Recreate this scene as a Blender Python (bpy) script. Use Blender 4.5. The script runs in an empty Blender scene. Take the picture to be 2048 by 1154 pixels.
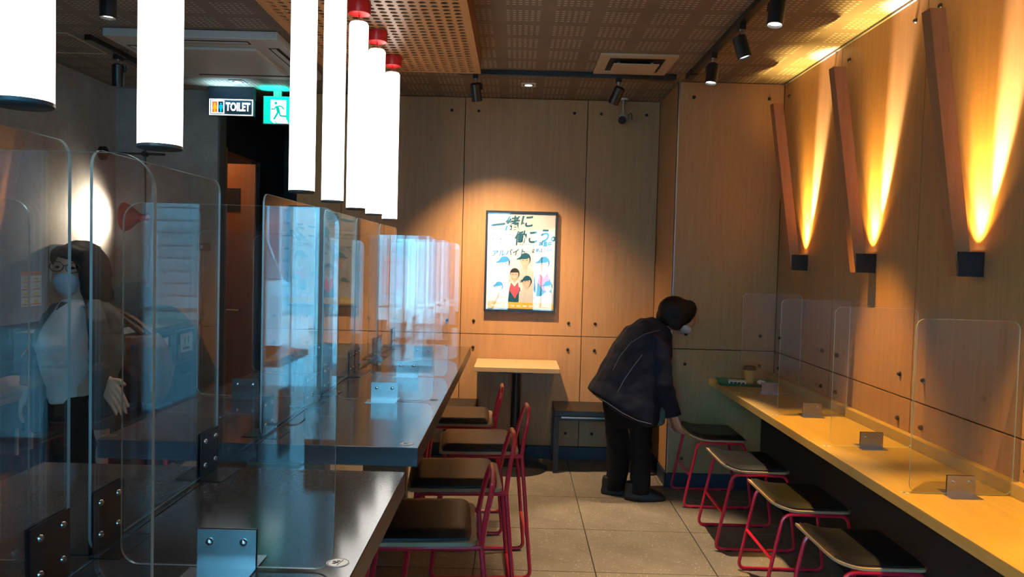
import bpy, bmesh, math, random
from mathutils import Vector, Matrix, Euler
random.seed(7)
S = bpy.context.scene
COL = S.collection
PI = math.pi

# ------------------------------------------------------------------ camera
F_PX, CX, CY, HC = 1540.0, 1024.0, 577.0, 1.5
ROLL = math.radians(1.5)
_s = Vector(((1033.0 - CX) / F_PX, -(519.0 - CY) / F_PX, 1.0))
_dY = _s.normalized()
_dZ = Vector((math.sin(ROLL), math.cos(ROLL), -(_s.x * math.sin(ROLL) + _s.y * math.cos(ROLL)))).normalized()
_dX = _dZ.cross(_dY)
if _dX.x < 0: _dX = -_dX
CAMM = Matrix((_dX, _dY, _dZ))            # world = CAMM @ (right, up, forward)
def at(px, py, Y):
    """point of the vertical plane y = Y seen at a photo pixel"""
    r = CAMM @ Vector(((px - CX) / F_PX, -(py - CY) / F_PX, 1.0))
    t = Y / r.y
    return Vector((0, 0, HC)) + r * t
cam_d = bpy.data.cameras.new('camera')
cam = bpy.data.objects.new('camera', cam_d); COL.objects.link(cam)
right, up, fwd = (CAMM @ Vector(a) for a in ((1, 0, 0), (0, 1, 0), (0, 0, 1)))
cam.matrix_world = Matrix.Translation((0, 0, HC)) @ Matrix((right, up, -fwd)).transposed().to_4x4()
cam_d.sensor_fit = 'HORIZONTAL'; cam_d.sensor_width = 36.0
cam_d.lens = F_PX / 2048.0 * 36.0
cam_d.clip_start = 0.02; cam_d.clip_end = 200
S.camera = cam

# ------------------------------------------------------------------ render look
S.view_settings.view_transform = 'Standard'
S.view_settings.look = 'None'
S.view_settings.exposure = 0.0
S.view_settings.gamma = 1.0
S.view_settings.use_curve_mapping = False
cy = S.cycles
cy.use_denoising = True
cy.max_bounces = 10; cy.diffuse_bounces = 3; cy.glossy_bounces = 5
cy.transmission_bounces = 6; cy.transparent_max_bounces = 40
cy.caustics_reflective = False; cy.caustics_refractive = False
cy.sample_clamp_indirect = 4.0; cy.blur_glossy = 0.5

# ------------------------------------------------------------------ sky, sun
W = bpy.data.worlds.new('sky'); S.world = W; W.use_nodes = True
nt = W.node_tree; nt.nodes.clear()
wo = nt.nodes.new('ShaderNodeOutputWorld'); bg = nt.nodes.new('ShaderNodeBackground')
tc = nt.nodes.new('ShaderNodeTexCoord'); sep = nt.nodes.new('ShaderNodeSeparateXYZ')
rmp = nt.nodes.new('ShaderNodeValToRGB')
rmp.color_ramp.elements[0].color = (0.34, 0.66, 1.0, 1); rmp.color_ramp.elements[0].position = 0.0
rmp.color_ramp.elements[1].color = (0.10, 0.32, 0.85, 1); rmp.color_ramp.elements[1].position = 0.8
nt.links.new(tc.outputs['Generated'], sep.inputs[0]); nt.links.new(sep.outputs['Z'], rmp.inputs[0])
nt.links.new(rmp.outputs[0], bg.inputs[0]); bg.inputs[1].default_value = 3.0
nt.links.new(bg.outputs[0], wo.inputs[0])
def light(name, kind, loc, power, color, parent=None, **kw):
    d = bpy.data.lights.new(name, kind); d.energy = power; d.color = color
    for k, v in kw.items():
        if k not in ('aim',): setattr(d, k, v)
    o = bpy.data.objects.new(name, d); COL.objects.link(o); o.location = loc
    if 'aim' in kw:
        o.rotation_euler = (Vector(kw['aim']) - Vector(loc)).to_track_quat('-Z', 'Y').to_euler()
    if parent: o.parent = parent; o.matrix_parent_inverse = parent.matrix_world.inverted()
    return o
# sun behind the shop, lighting the houses across the street (the shop itself lies in its own shade)
light('sun', 'SUN', (0, 6, 9), 150.0, (0.17, 0.67, 1.0), angle=0.01, aim=(-1.5, 0, 3.2))

# ------------------------------------------------------------------ materials
MATS = {}
def mat(name, color=(0.5, 0.5, 0.5), rough=0.5, metal=0.0, spec=0.5, emit=None, estr=0.0, coat=0.0):
    m = bpy.data.materials.new(name); m.use_nodes = True
    b = m.node_tree.nodes['Principled BSDF']
    b.inputs['Base Color'].default_value = (*color, 1); b.inputs['Roughness'].default_value = rough
    b.inputs['Metallic'].default_value = metal; b.inputs['Specular IOR Level'].default_value = spec
    if coat: b.inputs['Coat Weight'].default_value = coat; b.inputs['Coat Roughness'].default_value = 0.08
    if emit: b.inputs['Emission Color'].default_value = (*emit, 1); b.inputs['Emission Strength'].default_value = estr
    MATS[name] = m
    return m
class N:
    def __init__(s, m): s.t = m.node_tree; s.b = s.t.nodes.get('Principled BSDF')
    def n(s, k, **kw):
        o = s.t.nodes.new('ShaderNode' + k)
        for a, v in kw.items(): setattr(o, a, v)
        return o
    def l(s, a, b): s.t.links.new(a, b)
    def co(s): return s.n('TexCoord').outputs['Object']
    def scaled(s, sc):
        mp = s.n('Mapping'); mp.inputs['Scale'].default_value = sc; s.l(s.co(), mp.inputs[0]); return mp.outputs[0]
    def noise(s, sc, scale=1.0, detail=4, rough=0.55):
        x = s.n('TexNoise'); x.inputs['Scale'].default_value = scale; x.inputs['Detail'].default_value = detail
        x.inputs['Roughness'].default_value = rough; s.l(s.scaled(sc), x.inputs['Vector']); return x.outputs['Fac']
    def ramp(s, fac, stops):
        r = s.n('ValToRGB'); e = r.color_ramp.elements
        e[0].position, e[0].color = stops[0][0], (*stops[0][1], 1); e[1].position, e[1].color = stops[-1][0], (*stops[-1][1], 1)
        for p, c in stops[1:-1]: q = e.new(p); q.color = (*c, 1)
        s.l(fac, r.inputs[0]); return r.outputs[0]
    def math(s, op, a, b=None):
        x = s.n('Math', operation=op)
        for i, v in enumerate((a, b)):
            if v is None: continue
            if isinstance(v, (int, float)): x.inputs[i].default_value = v
            else: s.l(v, x.inputs[i])
        return x.outputs[0]
    def bump(s, h, strength, dist=0.01):
        x = s.n('Bump'); x.inputs['Strength'].default_value = strength; x.inputs['Distance'].default_value = dist
        s.l(h, x.inputs['Height']); s.l(x.outputs[0], s.b.inputs['Normal'])
def wood(name, c0, c1, sc=(14, 14, 0.9), rough=0.42, spec=0.4):
    m = mat(name, c0, rough, spec=spec); q = N(m)
    f = q.noise(sc, 3.0, 6, 0.6); f2 = q.noise(tuple(v * 6 for v in sc), 3.0, 2)
    mix = q.math('ADD', q.math('MULTIPLY', f, 0.7), q.math('MULTIPLY', f2, 0.3))
    q.l(q.ramp(mix, [(0.3, c0), (0.7, c1)]), q.b.inputs['Base Color']); q.bump(f2, 0.08, 0.002)
    return m
wood('wall_wood', (0.36, 0.18, 0.068), (0.46, 0.25, 0.102))
wood('counter_wood', (0.42, 0.27, 0.085), (0.52, 0.35, 0.12), sc=(14, 0.9, 14), rough=0.35)
wood('pale_wood', (0.42, 0.27, 0.13), (0.52, 0.35, 0.18), sc=(0.9, 14, 14), rough=0.35)
wood('bar_wood', (0.34, 0.13, 0.05), (0.42, 0.18, 0.075), rough=0.5)
wood('plywood', (0.50, 0.36, 0.21), (0.62, 0.46, 0.29), sc=(2, 2, 60), rough=0.45)
wood('ceiling_wood', (0.38, 0.17, 0.065), (0.46, 0.22, 0.09), sc=(14, 0.9, 14), rough=0.38)
wood('base_wood', (0.25, 0.12, 0.05), (0.33, 0.17, 0.08))
wood('door_wood', (0.34, 0.11, 0.035), (0.42, 0.15, 0.05))
mat('wall_gap', (0.03, 0.018, 0.012), 0.9)
mat('navy', (0.010, 0.024, 0.046), 0.45)
mat('black_metal', (0.008, 0.008, 0.009), 0.35)
mat('black_paint_and_shade', (0.012, 0.012, 0.014), 0.6)
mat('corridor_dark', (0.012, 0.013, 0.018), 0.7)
mat('aluminium', (0.75, 0.78, 0.80), 0.28, metal=1.0)
mat('steel', (0.62, 0.66, 0.68), 0.24, metal=1.0)
mat('steel_dark_reflection', (0.09, 0.10, 0.11), 0.28, metal=1.0)  # same steel, with a dark room reflection put into its base colour
mat('chrome', (0.85, 0.87, 0.9), 0.12, metal=1.0)
mat('red_paint', (0.62, 0.010, 0.030), 0.28, coat=0.4)
mat('red_cap', (0.60, 0.014, 0.016), 0.35)
mat('lamp_tube', (0.9, 0.9, 0.88), 0.3, emit=(1.0, 0.94, 0.86), estr=4.2)
mat('lamp_end', (0.10, 0.12, 0.14), 0.4)
mat('lens', (0.9, 0.9, 0.9), 0.2, emit=(1.0, 0.93, 0.82), estr=9.0)
mat('lens_dim', (0.8, 0.8, 0.8), 0.2, emit=(1.0, 0.94, 0.86), estr=2.2)
mat('led_strip', (0.9, 0.8, 0.5), 0.3, emit=(1.0, 0.78, 0.32), estr=12.0)
mat('white_plastic', (0.72, 0.72, 0.70), 0.4)
mat('ac_white', (0.50, 0.50, 0.48), 0.45)
mat('vent_tan', (0.55, 0.44, 0.30), 0.5)
mat('cushion', (0.012, 0.012, 0.013), 0.36, spec=0.6)
mat('bench_black', (0.010, 0.010, 0.011), 0.4)
mat('rubber', (0.01, 0.01, 0.01), 0.7)
mat('grout', (0.05, 0.044, 0.036), 0.9)
mat('skin', (0.52, 0.30, 0.22), 0.5)
mat('hair', (0.007, 0.006, 0.006), 0.62, spec=0.2)
mat('hair_dark', (0.014, 0.014, 0.017), 0.62, spec=0.25)
mat('mask_white', (0.62, 0.64, 0.66), 0.8)
mat('mask_blue', (0.42, 0.56, 0.72), 0.8)
mat('jacket', (0.006, 0.0075, 0.016), 0.8, spec=0.25)
mat('stitch', (0.16, 0.17, 0.20), 0.8)
mat('trousers', (0.004, 0.004, 0.005), 0.85, spec=0.2)
mat('shoe', (0.007, 0.007, 0.008), 0.6)
mat('inner_green', (0.05, 0.10, 0.085), 0.85)
mat('tshirt', (0.80, 0.81, 0.81), 0.85)
mat('cardigan', (0.075, 0.082, 0.09), 0.9)
mat('bag_leather', (0.13, 0.06, 0.032), 0.6)
mat('tray_green', (0.012, 0.14, 0.075), 0.4)
mat('paper', (0.75, 0.74, 0.70), 0.8)
mat('cup_paper', (0.60, 0.30, 0.06), 0.6)
mat('print_white', (0.82, 0.84, 0.84), 0.6)
mat('print_teal', (0.0, 0.085, 0.155), 0.6)
mat('print_dark', (0.02, 0.025, 0.035), 0.6)
mat('print_skin', (0.72, 0.50, 0.40), 0.6)
mat('print_pink', (0.62, 0.10, 0.16), 0.6)
mat('print_grey', (0.60, 0.62, 0.64), 0.6)
mat('print_yellow', (0.75, 0.50, 0.08), 0.6)
mat('print_orange', (0.70, 0.22, 0.06), 0.6)
mat('sign_white', (0.9, 0.9, 0.9), 0.4, emit=(1, 1, 1), estr=2.4)
mat('sign_green', (0.0, 0.6, 0.5), 0.4, emit=(0.0, 0.80, 0.62), estr=1.0)
mat('sign_runner', (0.0, 0.5, 0.42), 0.4, emit=(0.0, 0.48, 0.38), estr=0.9)
mat('sign_backing', (0.03, 0.09, 0.14), 0.4)
mat('sign_red', (0.6, 0.05, 0.03), 0.4, emit=(0.85, 0.16, 0.02), estr=0.9)
mat('sign_orange', (0.8, 0.4, 0.03), 0.4, emit=(1.0, 0.42, 0.02), estr=1.1)
mat('sign_blue', (0.0, 0.4, 0.6), 0.4, emit=(0.0, 0.45, 0.62), estr=1.1)
mat('shade_red', (0.48, 0.05, 0.045), 0.4)
mat('facade_white', (0.82, 0.84, 0.84), 0.8)
mat('facade_grey', (0.60, 0.62, 0.63), 0.8)
mat('facade_pink', (0.62, 0.50, 0.46), 0.8)
mat('shutter', (0.60, 0.63, 0.65), 0.5)
mat('dark_glass', (0.03, 0.05, 0.07), 0.08)
mat('asphalt', (0.16, 0.17, 0.18), 0.85)
mat('pavement', (0.50, 0.50, 0.48), 0.85)
mat('pole_concrete', (0.55, 0.55, 0.53), 0.8)
mat('car_white', (0.80, 0.82, 0.83), 0.25, coat=0.5)
mat('wire', (0.02, 0.02, 0.02), 0.6)
mat('sticker_face', (0.82, 0.80, 0.76), 0.38, metal=0.55)
mat('sign_pink', (0.95, 0.16, 0.18), 0.6)
mat('sticker_ring', (0.35, 0.30, 0.22), 0.5)
mat('bin_grey', (0.11, 0.112, 0.115), 0.5)
mat('pale_pane', (0.7, 0.7, 0.7), 0.3)  # plain pale window panes across the street

def m_table():
    m = mat('table_laminate', (0.10, 0.10, 0.105), 0.11, spec=0.6); q = N(m)
    f = q.noise((1, 1, 1), 260.0, 2)
    q.l(q.ramp(f, [(0.40, (0.100, 0.097, 0.094)), (0.65, (0.130, 0.126, 0.120))]), q.b.inputs['Base Color'])
m_table()
mat('table_edge', (0.10, 0.11, 0.13), 0.35)
def m_concrete():
    m = mat('concrete', (0.2, 0.2, 0.2), 0.7); q = N(m)
    f = q.noise((1, 1, 1), 3.0, 8, 0.65); f2 = q.noise((1, 1, 1), 45.0, 3)
    mix = q.math('ADD', q.math('MULTIPLY', f, 0.75), q.math('MULTIPLY', f2, 0.25))
    q.l(q.ramp(mix, [(0.3, (0.20, 0.195, 0.19)), (0.7, (0.38, 0.375, 0.365))]), q.b.inputs['Base Color'])
m_concrete()
def m_tile():
    m = mat('floor_tile', (0.2, 0.18, 0.15), 0.5); q = N(m)
    f = q.noise((1, 1, 1), 5.0, 6, 0.6)
    base = q.ramp(f, [(0.3, (0.155, 0.128, 0.095)), (0.7, (0.235, 0.20, 0.155))])
    v = q.n('TexVoronoi'); v.inputs['Scale'].default_value = 48.0; q.l(q.co(), v.inputs['Vector'])
    sp = q.math('LESS_THAN', v.outputs['Distance'], 0.17)
    mx = q.n('Mix', data_type='RGBA'); q.l(sp, mx.inputs[0]); q.l(base, mx.inputs[6]); mx.inputs[7].default_value = (0.42, 0.37, 0.29, 1)
    q.l(mx.outputs[2], q.b.inputs['Base Color'])
m_tile()
def m_ceiling():
    m = mat('ceiling_board', (0.2, 0.16, 0.13), 0.6); q = N(m)
    sx = q.n('SeparateXYZ'); q.l(q.co(), sx.inputs[0]); X, Y = sx.outputs['X'], sx.outputs['Y']
    def fr(v, p): return q.math('FRACT', q.math('DIVIDE', q.math('ADD', v, 50.0), p))
    P = 0.030
    mk = None
    for v, duty in ((X, 0.52), (Y, 0.22)):
        a = q.math('LESS_THAN', fr(v, P), duty)
        b = q.math('LESS_THAN', fr(v, 0.24), 0.745)
        ab = q.math('MULTIPLY', a, b)
        mk = ab if mk is None else q.math('MULTIPLY', mk, ab)
    f = q.noise((1, 1, 1), 4.0, 3)
    base = q.ramp(f, [(0.3, (0.150, 0.118, 0.095)), (0.7, (0.195, 0.155, 0.125))])
    mx = q.n('Mix', data_type='RGBA'); q.l(mk, mx.inputs[0]); q.l(base, mx.inputs[6]); mx.inputs[7].default_value = (0.72, 0.64, 0.53, 1)
    q.l(mx.outputs[2], q.b.inputs['Base Color'])
m_ceiling()
def m_acrylic(name, tint, f0=0.045):
    m = bpy.data.materials.new(name); m.use_nodes = True; MATS[name] = m
    q = N(m); t = m.node_tree; t.nodes.remove(q.b)
    out = t.nodes['Material Output']
    g = q.n('NewGeometry'); d = q.n('VectorMath', operation='DOT_PRODUCT')
    q.l(g.outputs['Normal'], d.inputs[0]); q.l(g.outputs['Incoming'], d.inputs[1])
    c = q.math('ABSOLUTE', d.outputs['Value'])
    p = q.math('POWER', q.math('SUBTRACT', 1.0, c), 5.0)
    F = q.math('MINIMUM', q.math('ADD', q.math('MULTIPLY', p, 1 - f0), f0), 0.6)
    tr = q.n('BsdfTransparent'); tr.inputs[0].default_value = (*tint, 1)
    gl = q.n('BsdfGlossy'); gl.inputs['Roughness'].default_value = 0.0; gl.inputs['Color'].default_value = (1, 1, 1, 1)
    mx = q.n('MixShader'); q.l(F, mx.inputs[0]); q.l(tr.outputs[0], mx.inputs[1]); q.l(gl.outputs[0], mx.inputs[2])
    q.l(mx.outputs[0], out.inputs[0])
m_acrylic('acrylic', (0.985, 0.992, 0.995), 0.065)
m_acrylic('window_glass', (0.97, 0.985, 0.985))
def m_edge():
    m = bpy.data.materials.new('acrylic_edge'); m.use_nodes = True; MATS['acrylic_edge'] = m
    q = N(m); t = m.node_tree; t.nodes.remove(q.b); out = t.nodes['Material Output']
    a = q.n('BsdfTranslucent'); a.inputs[0].default_value = (0.72, 0.95, 0.97, 1)
    b = q.n('BsdfGlossy'); b.inputs[0].default_value = (0.7, 0.92, 0.95, 1); b.inputs['Roughness'].default_value = 0.35
    e = q.n('BsdfDiffuse'); e.inputs[0].default_value = (0.72, 0.93, 0.96, 1)
    m1 = q.n('MixShader'); m1.inputs[0].default_value = 0.5; q.l(a.outputs[0], m1.inputs[1]); q.l(e.outputs[0], m1.inputs[2])
    m2 = q.n('MixShader'); m2.inputs[0].default_value = 0.4; q.l(m1.outputs[0], m2.inputs[1]); q.l(b.outputs[0], m2.inputs[2])
    q.l(m2.outputs[0], out.inputs[0])
m_edge()

# ------------------------------------------------------------------ mesh helpers
class MB:
    def __init__(s): s.v = []; s.f = []; s.mi = []
    def add(s, vs, fs, mi=0):
        o = len(s.v); s.v += [tuple(v) for v in vs]; s.f += [tuple(i + o for i in f) for f in fs]; s.mi += [mi] * len(fs); return s
    def box(s, x0, x1, y0, y1, z0, z1, mi=0):
        vs = [(x, y, z) for z in (z0, z1) for y in (y0, y1) for x in (x0, x1)]
        return s.add(vs, [(0, 2, 3, 1), (4, 5, 7, 6), (0, 1, 5, 4), (2, 6, 7, 3), (0, 4, 6, 2), (1, 3, 7, 5)], mi)
    def cbox(s, x0, x1, y0, y1, z0, z1, c, mi=0):
        """box with chamfered edges"""
        bm = bmesh.new(); bmesh.ops.create_cube(bm, size=1)
        for v in bm.verts: v.co = Vector(((x0 + x1) / 2 + v.co.x * (x1 - x0), (y0 + y1) / 2 + v.co.y * (y1 - y0), (z0 + z1) / 2 + v.co.z * (z1 - z0)))
        bmesh.ops.bevel(bm, geom=list(bm.edges), offset=c, segments=2, affect='EDGES', profile=0.6)
        bm.verts.index_update()
        s.add([v.co for v in bm.verts], [[v.index for v in f.verts] for f in bm.faces], mi); bm.free(); return s
    def tube(s, pts, r, n=8, mi=0, caps=True, r1=None):
        pts = [Vector(p) for p in pts]; m = len(pts)
        t0 = (pts[1] - pts[0]).normalized()
        a = t0.orthogonal().normalized(); vs = []
        for i, p in enumerate(pts):
            t = ((pts[min(i + 1, m - 1)] - p).normalized() + (p - pts[max(i - 1, 0)]).normalized())
            t = t.normalized() if t.length > 1e-9 else t0
            a = (a - t * a.dot(t)).normalized(); b = t.cross(a)
            rr = r if r1 is None else r + (r1 - r) * i / (m - 1)
            for k in range(n):
                q = 2 * PI * k / n; vs.append(p + (a * math.cos(q) + b * math.sin(q)) * rr)
        fs = [(i * n + k, i * n + (k + 1) % n, (i + 1) * n + (k + 1) % n, (i + 1) * n + k) for i in range(m - 1) for k in range(n)]
        if caps: fs += [tuple(reversed(range(n))), tuple(range((m - 1) * n, m * n))]
        return s.add(vs, fs, mi)
    def lathe(s, prof, n=24, loc=(0, 0, 0), axis=(0, 0, 1), mi=0, caps=True):
        """prof: (radius, height along axis)"""
        ax = Vector(axis).normalized(); a = ax.orthogonal().normalized(); b = ax.cross(a); L = Vector(loc); vs = []
        for r, h in prof:
            for k in range(n):
                q = 2 * PI * k / n; vs.append(L + ax * h + (a * math.cos(q) + b * math.sin(q)) * max(r, 1e-5))
        m = len(prof)
        fs = [(i * n + k, i * n + (k + 1) % n, (i + 1) * n + (k + 1) % n, (i + 1) * n + k) for i in range(m - 1) for k in range(n)]
        if caps: fs += [tuple(reversed(range(n))), tuple(range((m - 1) * n, m * n))]
        return s.add(vs, fs, mi)
    def loft(s, rings, mi=0):
        n = len(rings[0]); vs = [p for r in rings for p in r]; m = len(rings)
        fs = [(i * n + k, i * n + (k + 1) % n, (i + 1) * n + (k + 1) % n, (i + 1) * n + k) for i in range(m - 1) for k in range(n)]
        fs += [tuple(reversed(range(n))), tuple(range((m - 1) * n, m * n))]
        return s.add(vs, fs, mi)
    def build(s, name, mats, parent=None, smooth=False, loc=None):
        me = bpy.data.meshes.new(name); me.from_pydata(s.v, [], s.f)
        if isinstance(mats, str): mats = [mats]
        for k in mats: me.materials.append(MATS[k])
        if len(mats) > 1: me.polygons.foreach_set('material_index', s.mi)
        bm = bmesh.new(); bm.from_mesh(me); bmesh.ops.recalc_face_normals(bm, faces=bm.faces); bm.to_mesh(me); bm.free()
        if smooth:
            me.polygons.foreach_set('use_smooth', [True] * len(me.polygons))
            me.set_sharp_from_angle(angle=math.radians(42))
        me.update()
        o = bpy.data.objects.new(name, me); COL.objects.link(o)
        if parent: o.parent = parent
        if loc is not None: o.location = loc
        return o
def B(name, mats, parent, *box, c=0):
    m = MB()
    (m.cbox(*box, c) if c else m.box(*box))
    return m.build(name, mats, parent)
def fillet(pts, r, k=5):
    pts = [Vector(p) for p in pts]; out = [pts[0]]
    for i in range(1, len(pts) - 1):
        a, b, c = pts[i - 1], pts[i], pts[i + 1]
        u, v = (a - b), (c - b); rr = min(r, u.length * 0.48, v.length * 0.48)
        p, q = b + u.normalized() * rr, b + v.normalized() * rr
        for j in range(k + 1):
            t = j / k; out.append(p * (1 - t) ** 2 + b * 2 * t * (1 - t) + q * t * t)
    return out + [pts[-1]]
def tag(o, label, cat, group=None, kind=None):
    o['label'] = label; o['category'] = cat
    if group: o['group'] = group
    if kind: o['kind'] = kind
    return o
def thing(name, label, cat, loc=(0, 0, 0), rz=0, group=None, kind=None):
    o = bpy.data.objects.new(name, None); COL.objects.link(o); o.location = loc; o.rotation_euler = (0, 0, rz)
    o.empty_display_size = 0.1
    return tag(o, label, cat, group, kind)
def copy_tree(o, parent=None):
    c = o.copy(); COL.objects.link(c); c.parent = parent
    for ch in o.children: copy_tree(ch, c)
    return c
def inst(name, src, parent, loc=None, rot=None):
    o = bpy.data.objects.new(name, src.data); COL.objects.link(o); o.parent = parent
    if loc is not None: o.location = loc
    if rot is not None: o.rotation_euler = rot
    return o
def structure(o, label, cat): return tag(o, label, cat, kind='structure')

# ------------------------------------------------------------------ the room
XL, XR, YB, YN, YF, ZC = -3.02, 1.735, 5.78, 5.12, -1.6, 2.70
XN = 1.04                       # corner of the projecting wall
XC0, XC1 = -2.25, -1.66         # corridor opening
# floor and its tiles
fl = structure(B('floor', 'grout', None, XL - 0.1, XR + 0.1, YF - 0.1, 7.6, -0.06, -0.006), 'speckled beige stone tile floor of the restaurant', 'floor')
T = 0.59
tile_src = MB().cbox(0.0025, T - 0.0025, 0.0025, T - 0.0025, -0.012, 0, 0.0015).build('floor_tile', 'floor_tile', fl, loc=(0.42, 3.67, 0))
for i in range(-6, 3):
    for j in range(-9, 7):
        x, y = 0.42 + i * T, 3.67 + j * T
        if (i, j) == (0, 0) or x + T < XL - 0.2 or x > XR or y > 7.3 or y + T < YF: continue
        inst('floor_tile', tile_src, fl, (x, y, 0))
# ceiling
structure(B('ceiling', 'ceiling_board', None, XL - 0.1, XR + 0.1, YF - 0.1, 7.6, ZC, ZC + 0.08), 'brown perforated ceiling board with rows of tiny slots', 'ceiling')
# bolt used on every wall panel
bolt_src = MB().lathe([(0.0115, 0), (0.0115, 0.004), (0.009, 0.010), (0.004, 0.014), (0.0, 0.0145)], 10, axis=(0, -1, 0)).build('bolt', 'black_metal', smooth=True)
COL.objects.unlink(bolt_src)
def panel(wall, axis, a0, a1, z0, z1, face, bolts=True, sign=-1):
    """one wood panel; axis 'y' faces -y, axis 'x' faces -x (or +x)"""
    g = 0.0025
    if axis == 'y': p = B('wood_panel', 'wall_wood', wall, a0 + g, a1 - g, face, face + 0.016, z0 + g, z1 - g, c=0.0015)
    else: p = B('wood_panel', 'wall_wood', wall, face if sign < 0 else face - 0.016, face + 0.016 if sign < 0 else face, a0 + g, a1 - g, z0 + g, z1 - g, c=0.0015)
    if bolts:
        for a in (a0 + 0.1, a1 - 0.1):
            for z in ((z0 + 0.1), (z1 - 0.1)):
                if axis == 'y': inst('bolt', bolt_src, p, (a, face, z))
                else: inst('bolt', bolt_src, p, (face, a, z), (0, 0, -PI / 2 if sign < 0 else PI / 2))
    return p
SEAM = 0.933
wb = structure(B('wall_back', 'wall_gap', None, XC1, XN, YB + 0.016, YB + 0.14, 0, ZC), 'back wall of square wood panels with black bolts around the poster', 'wall')
for a0, a1 in ((XC1, -1.323), (-1.323, -0.41), (-0.41, 0.503), (0.503, XN)):
    panel(wb, 'y', a0, a1, 0.097, SEAM, YB); panel(wb, 'y', a0, a1, SEAM, ZC - 0.002, YB)
structure(B('baseboard_back', 'navy', None, XC1, XN, YB - 0.008, YB + 0.016, 0, 0.095), 'dark navy skirting strip along the back wood wall', 'skirting')
wn = structure(B('wall_projection', 'wall_gap', None, XN + 0.016, XR + 0.2, YN + 0.016, YB + 0.14, 0, ZC), 'projecting wood wall block at the end of the window counter', 'wall')
panel(wn, 'y', XN, XR, 0.097, SEAM, YN); panel(wn, 'y', XN, XR, SEAM, ZC - 0.002, YN)
panel(wn, 'x', YN + 0.02, YB, 0.097, SEAM, XN, False); panel(wn, 'x', YN + 0.02, YB, SEAM, ZC - 0.002, XN, False)
structure(MB().box(XN - 0.008, XN + 0.016, YN, YB, 0, 0.095).box(XN - 0.008, XR, YN - 0.008, YN + 0.016, 0, 0.095).build('baseboard_projection', 'navy'), 'dark navy skirting around the projecting wall block', 'skirting')
structure(MB().box(XN - 0.004, XN + 0.008, YN - 0.005, YN + 0.002, 0, ZC).box(XN - 0.004, XN - 0.001, YN - 0.005, YN + 0.016, 0, ZC).build('trim_1', 'aluminium'), 'thin bright metal corner strip on the projecting wall', 'trim')
wr = structure(B('wall_right', 'wall_gap', None, XR + 0.016, XR + 0.2, YF - 0.1, YN + 0.016, 0, ZC), 'right hand wood panelled wall with slanted lamps', 'wall')
ys = [YN, 4.223, 3.35, 2.47, 1.59, 0.71, -0.17, -1.05, YF]
for y1, y0 in zip(ys, ys[1:]):
    panel(wr, 'x', y0, y1, 0.097, SEAM, XR); panel(wr, 'x', y0, y1, SEAM, ZC - 0.002, XR)
structure(B('baseboard_right', 'navy', None, XR - 0.008, XR + 0.016, YF, YN, 0, 0.095), 'dark navy skirting under the window counter', 'skirting')
structure(B('trim_2', 'bin_grey', None, XR - 0.012, XR, YF, YN, ZC - 0.012, ZC), 'thin pale shadow-line trim where right wall meets ceiling', 'trim')
structure(B('wall_left', 'concrete', None, XL - 0.15, XL, YF - 0.1, YB, 0, ZC), 'mottled grey concrete wall on the left', 'wall')
structure(B('trim_3', 'navy', None, XL, XL + 0.02, YF, YB, 0, 1.03), 'dark navy dado panel along the left concrete wall', 'dado')
structure(B('wall_back_left', 'concrete', None, XL - 0.15, XC0, YB, YB + 0.12, 0, ZC), 'bluish grey concrete end wall beside the toilet corridor', 'wall')
# corridor
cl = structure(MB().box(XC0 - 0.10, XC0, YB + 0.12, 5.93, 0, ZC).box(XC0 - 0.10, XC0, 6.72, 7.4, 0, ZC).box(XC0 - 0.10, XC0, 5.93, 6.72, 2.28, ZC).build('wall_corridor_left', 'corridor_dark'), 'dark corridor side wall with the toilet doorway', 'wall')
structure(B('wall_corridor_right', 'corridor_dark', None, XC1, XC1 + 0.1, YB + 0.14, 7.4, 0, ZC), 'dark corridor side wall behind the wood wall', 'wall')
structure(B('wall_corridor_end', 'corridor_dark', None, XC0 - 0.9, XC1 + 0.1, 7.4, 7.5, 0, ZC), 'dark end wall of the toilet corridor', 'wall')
structure(B('trim_4', 'bin_grey', None, XC0 - 0.002, XC0 + 0.012, YB - 0.006, YB + 0.125, 0, ZC), 'grey jamb strip at the corridor opening', 'trim')
dr = thing('door_1', 'orange brown wooden toilet door standing open in the dark corridor', 'door', kind='structure')
B('door_leaf', 'door_wood', dr, XC0 - 0.82, XC0 - 0.02, 6.66, 6.70, 0.01, 2.26, c=0.003)
B('door_frame', 'door_wood', dr, XC0 - 0.10, XC0 + 0.012, 5.905, 5.935, 0, 2.30)
B('vent_panel', 'corridor_dark', dr, XC0 - 0.55, XC0 - 0.15, 6.652, 6.66, 1.85, 2.05)
m = MB().tube(fillet([(XC0 - 0.12, 6.66, 1.0), (XC0 - 0.12, 6.60, 1.0), (XC0 - 0.24, 6.60, 1.0)], 0.02), 0.009)
m.build('door_handle', 'chrome', dr, True)
structure(B('wall_toilet_room', 'concrete', None, XC0 - 0.95, XC0 - 0.85, 5.93, 7.4, 0, ZC), 'pale inner wall seen through the toilet doorway', 'wall')
light('toilet_light', 'POINT', (XC0 - 0.5, 6.3, 2.45), 9, (1.0, 0.55, 0.25), shadow_soft_size=0.08)

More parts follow.
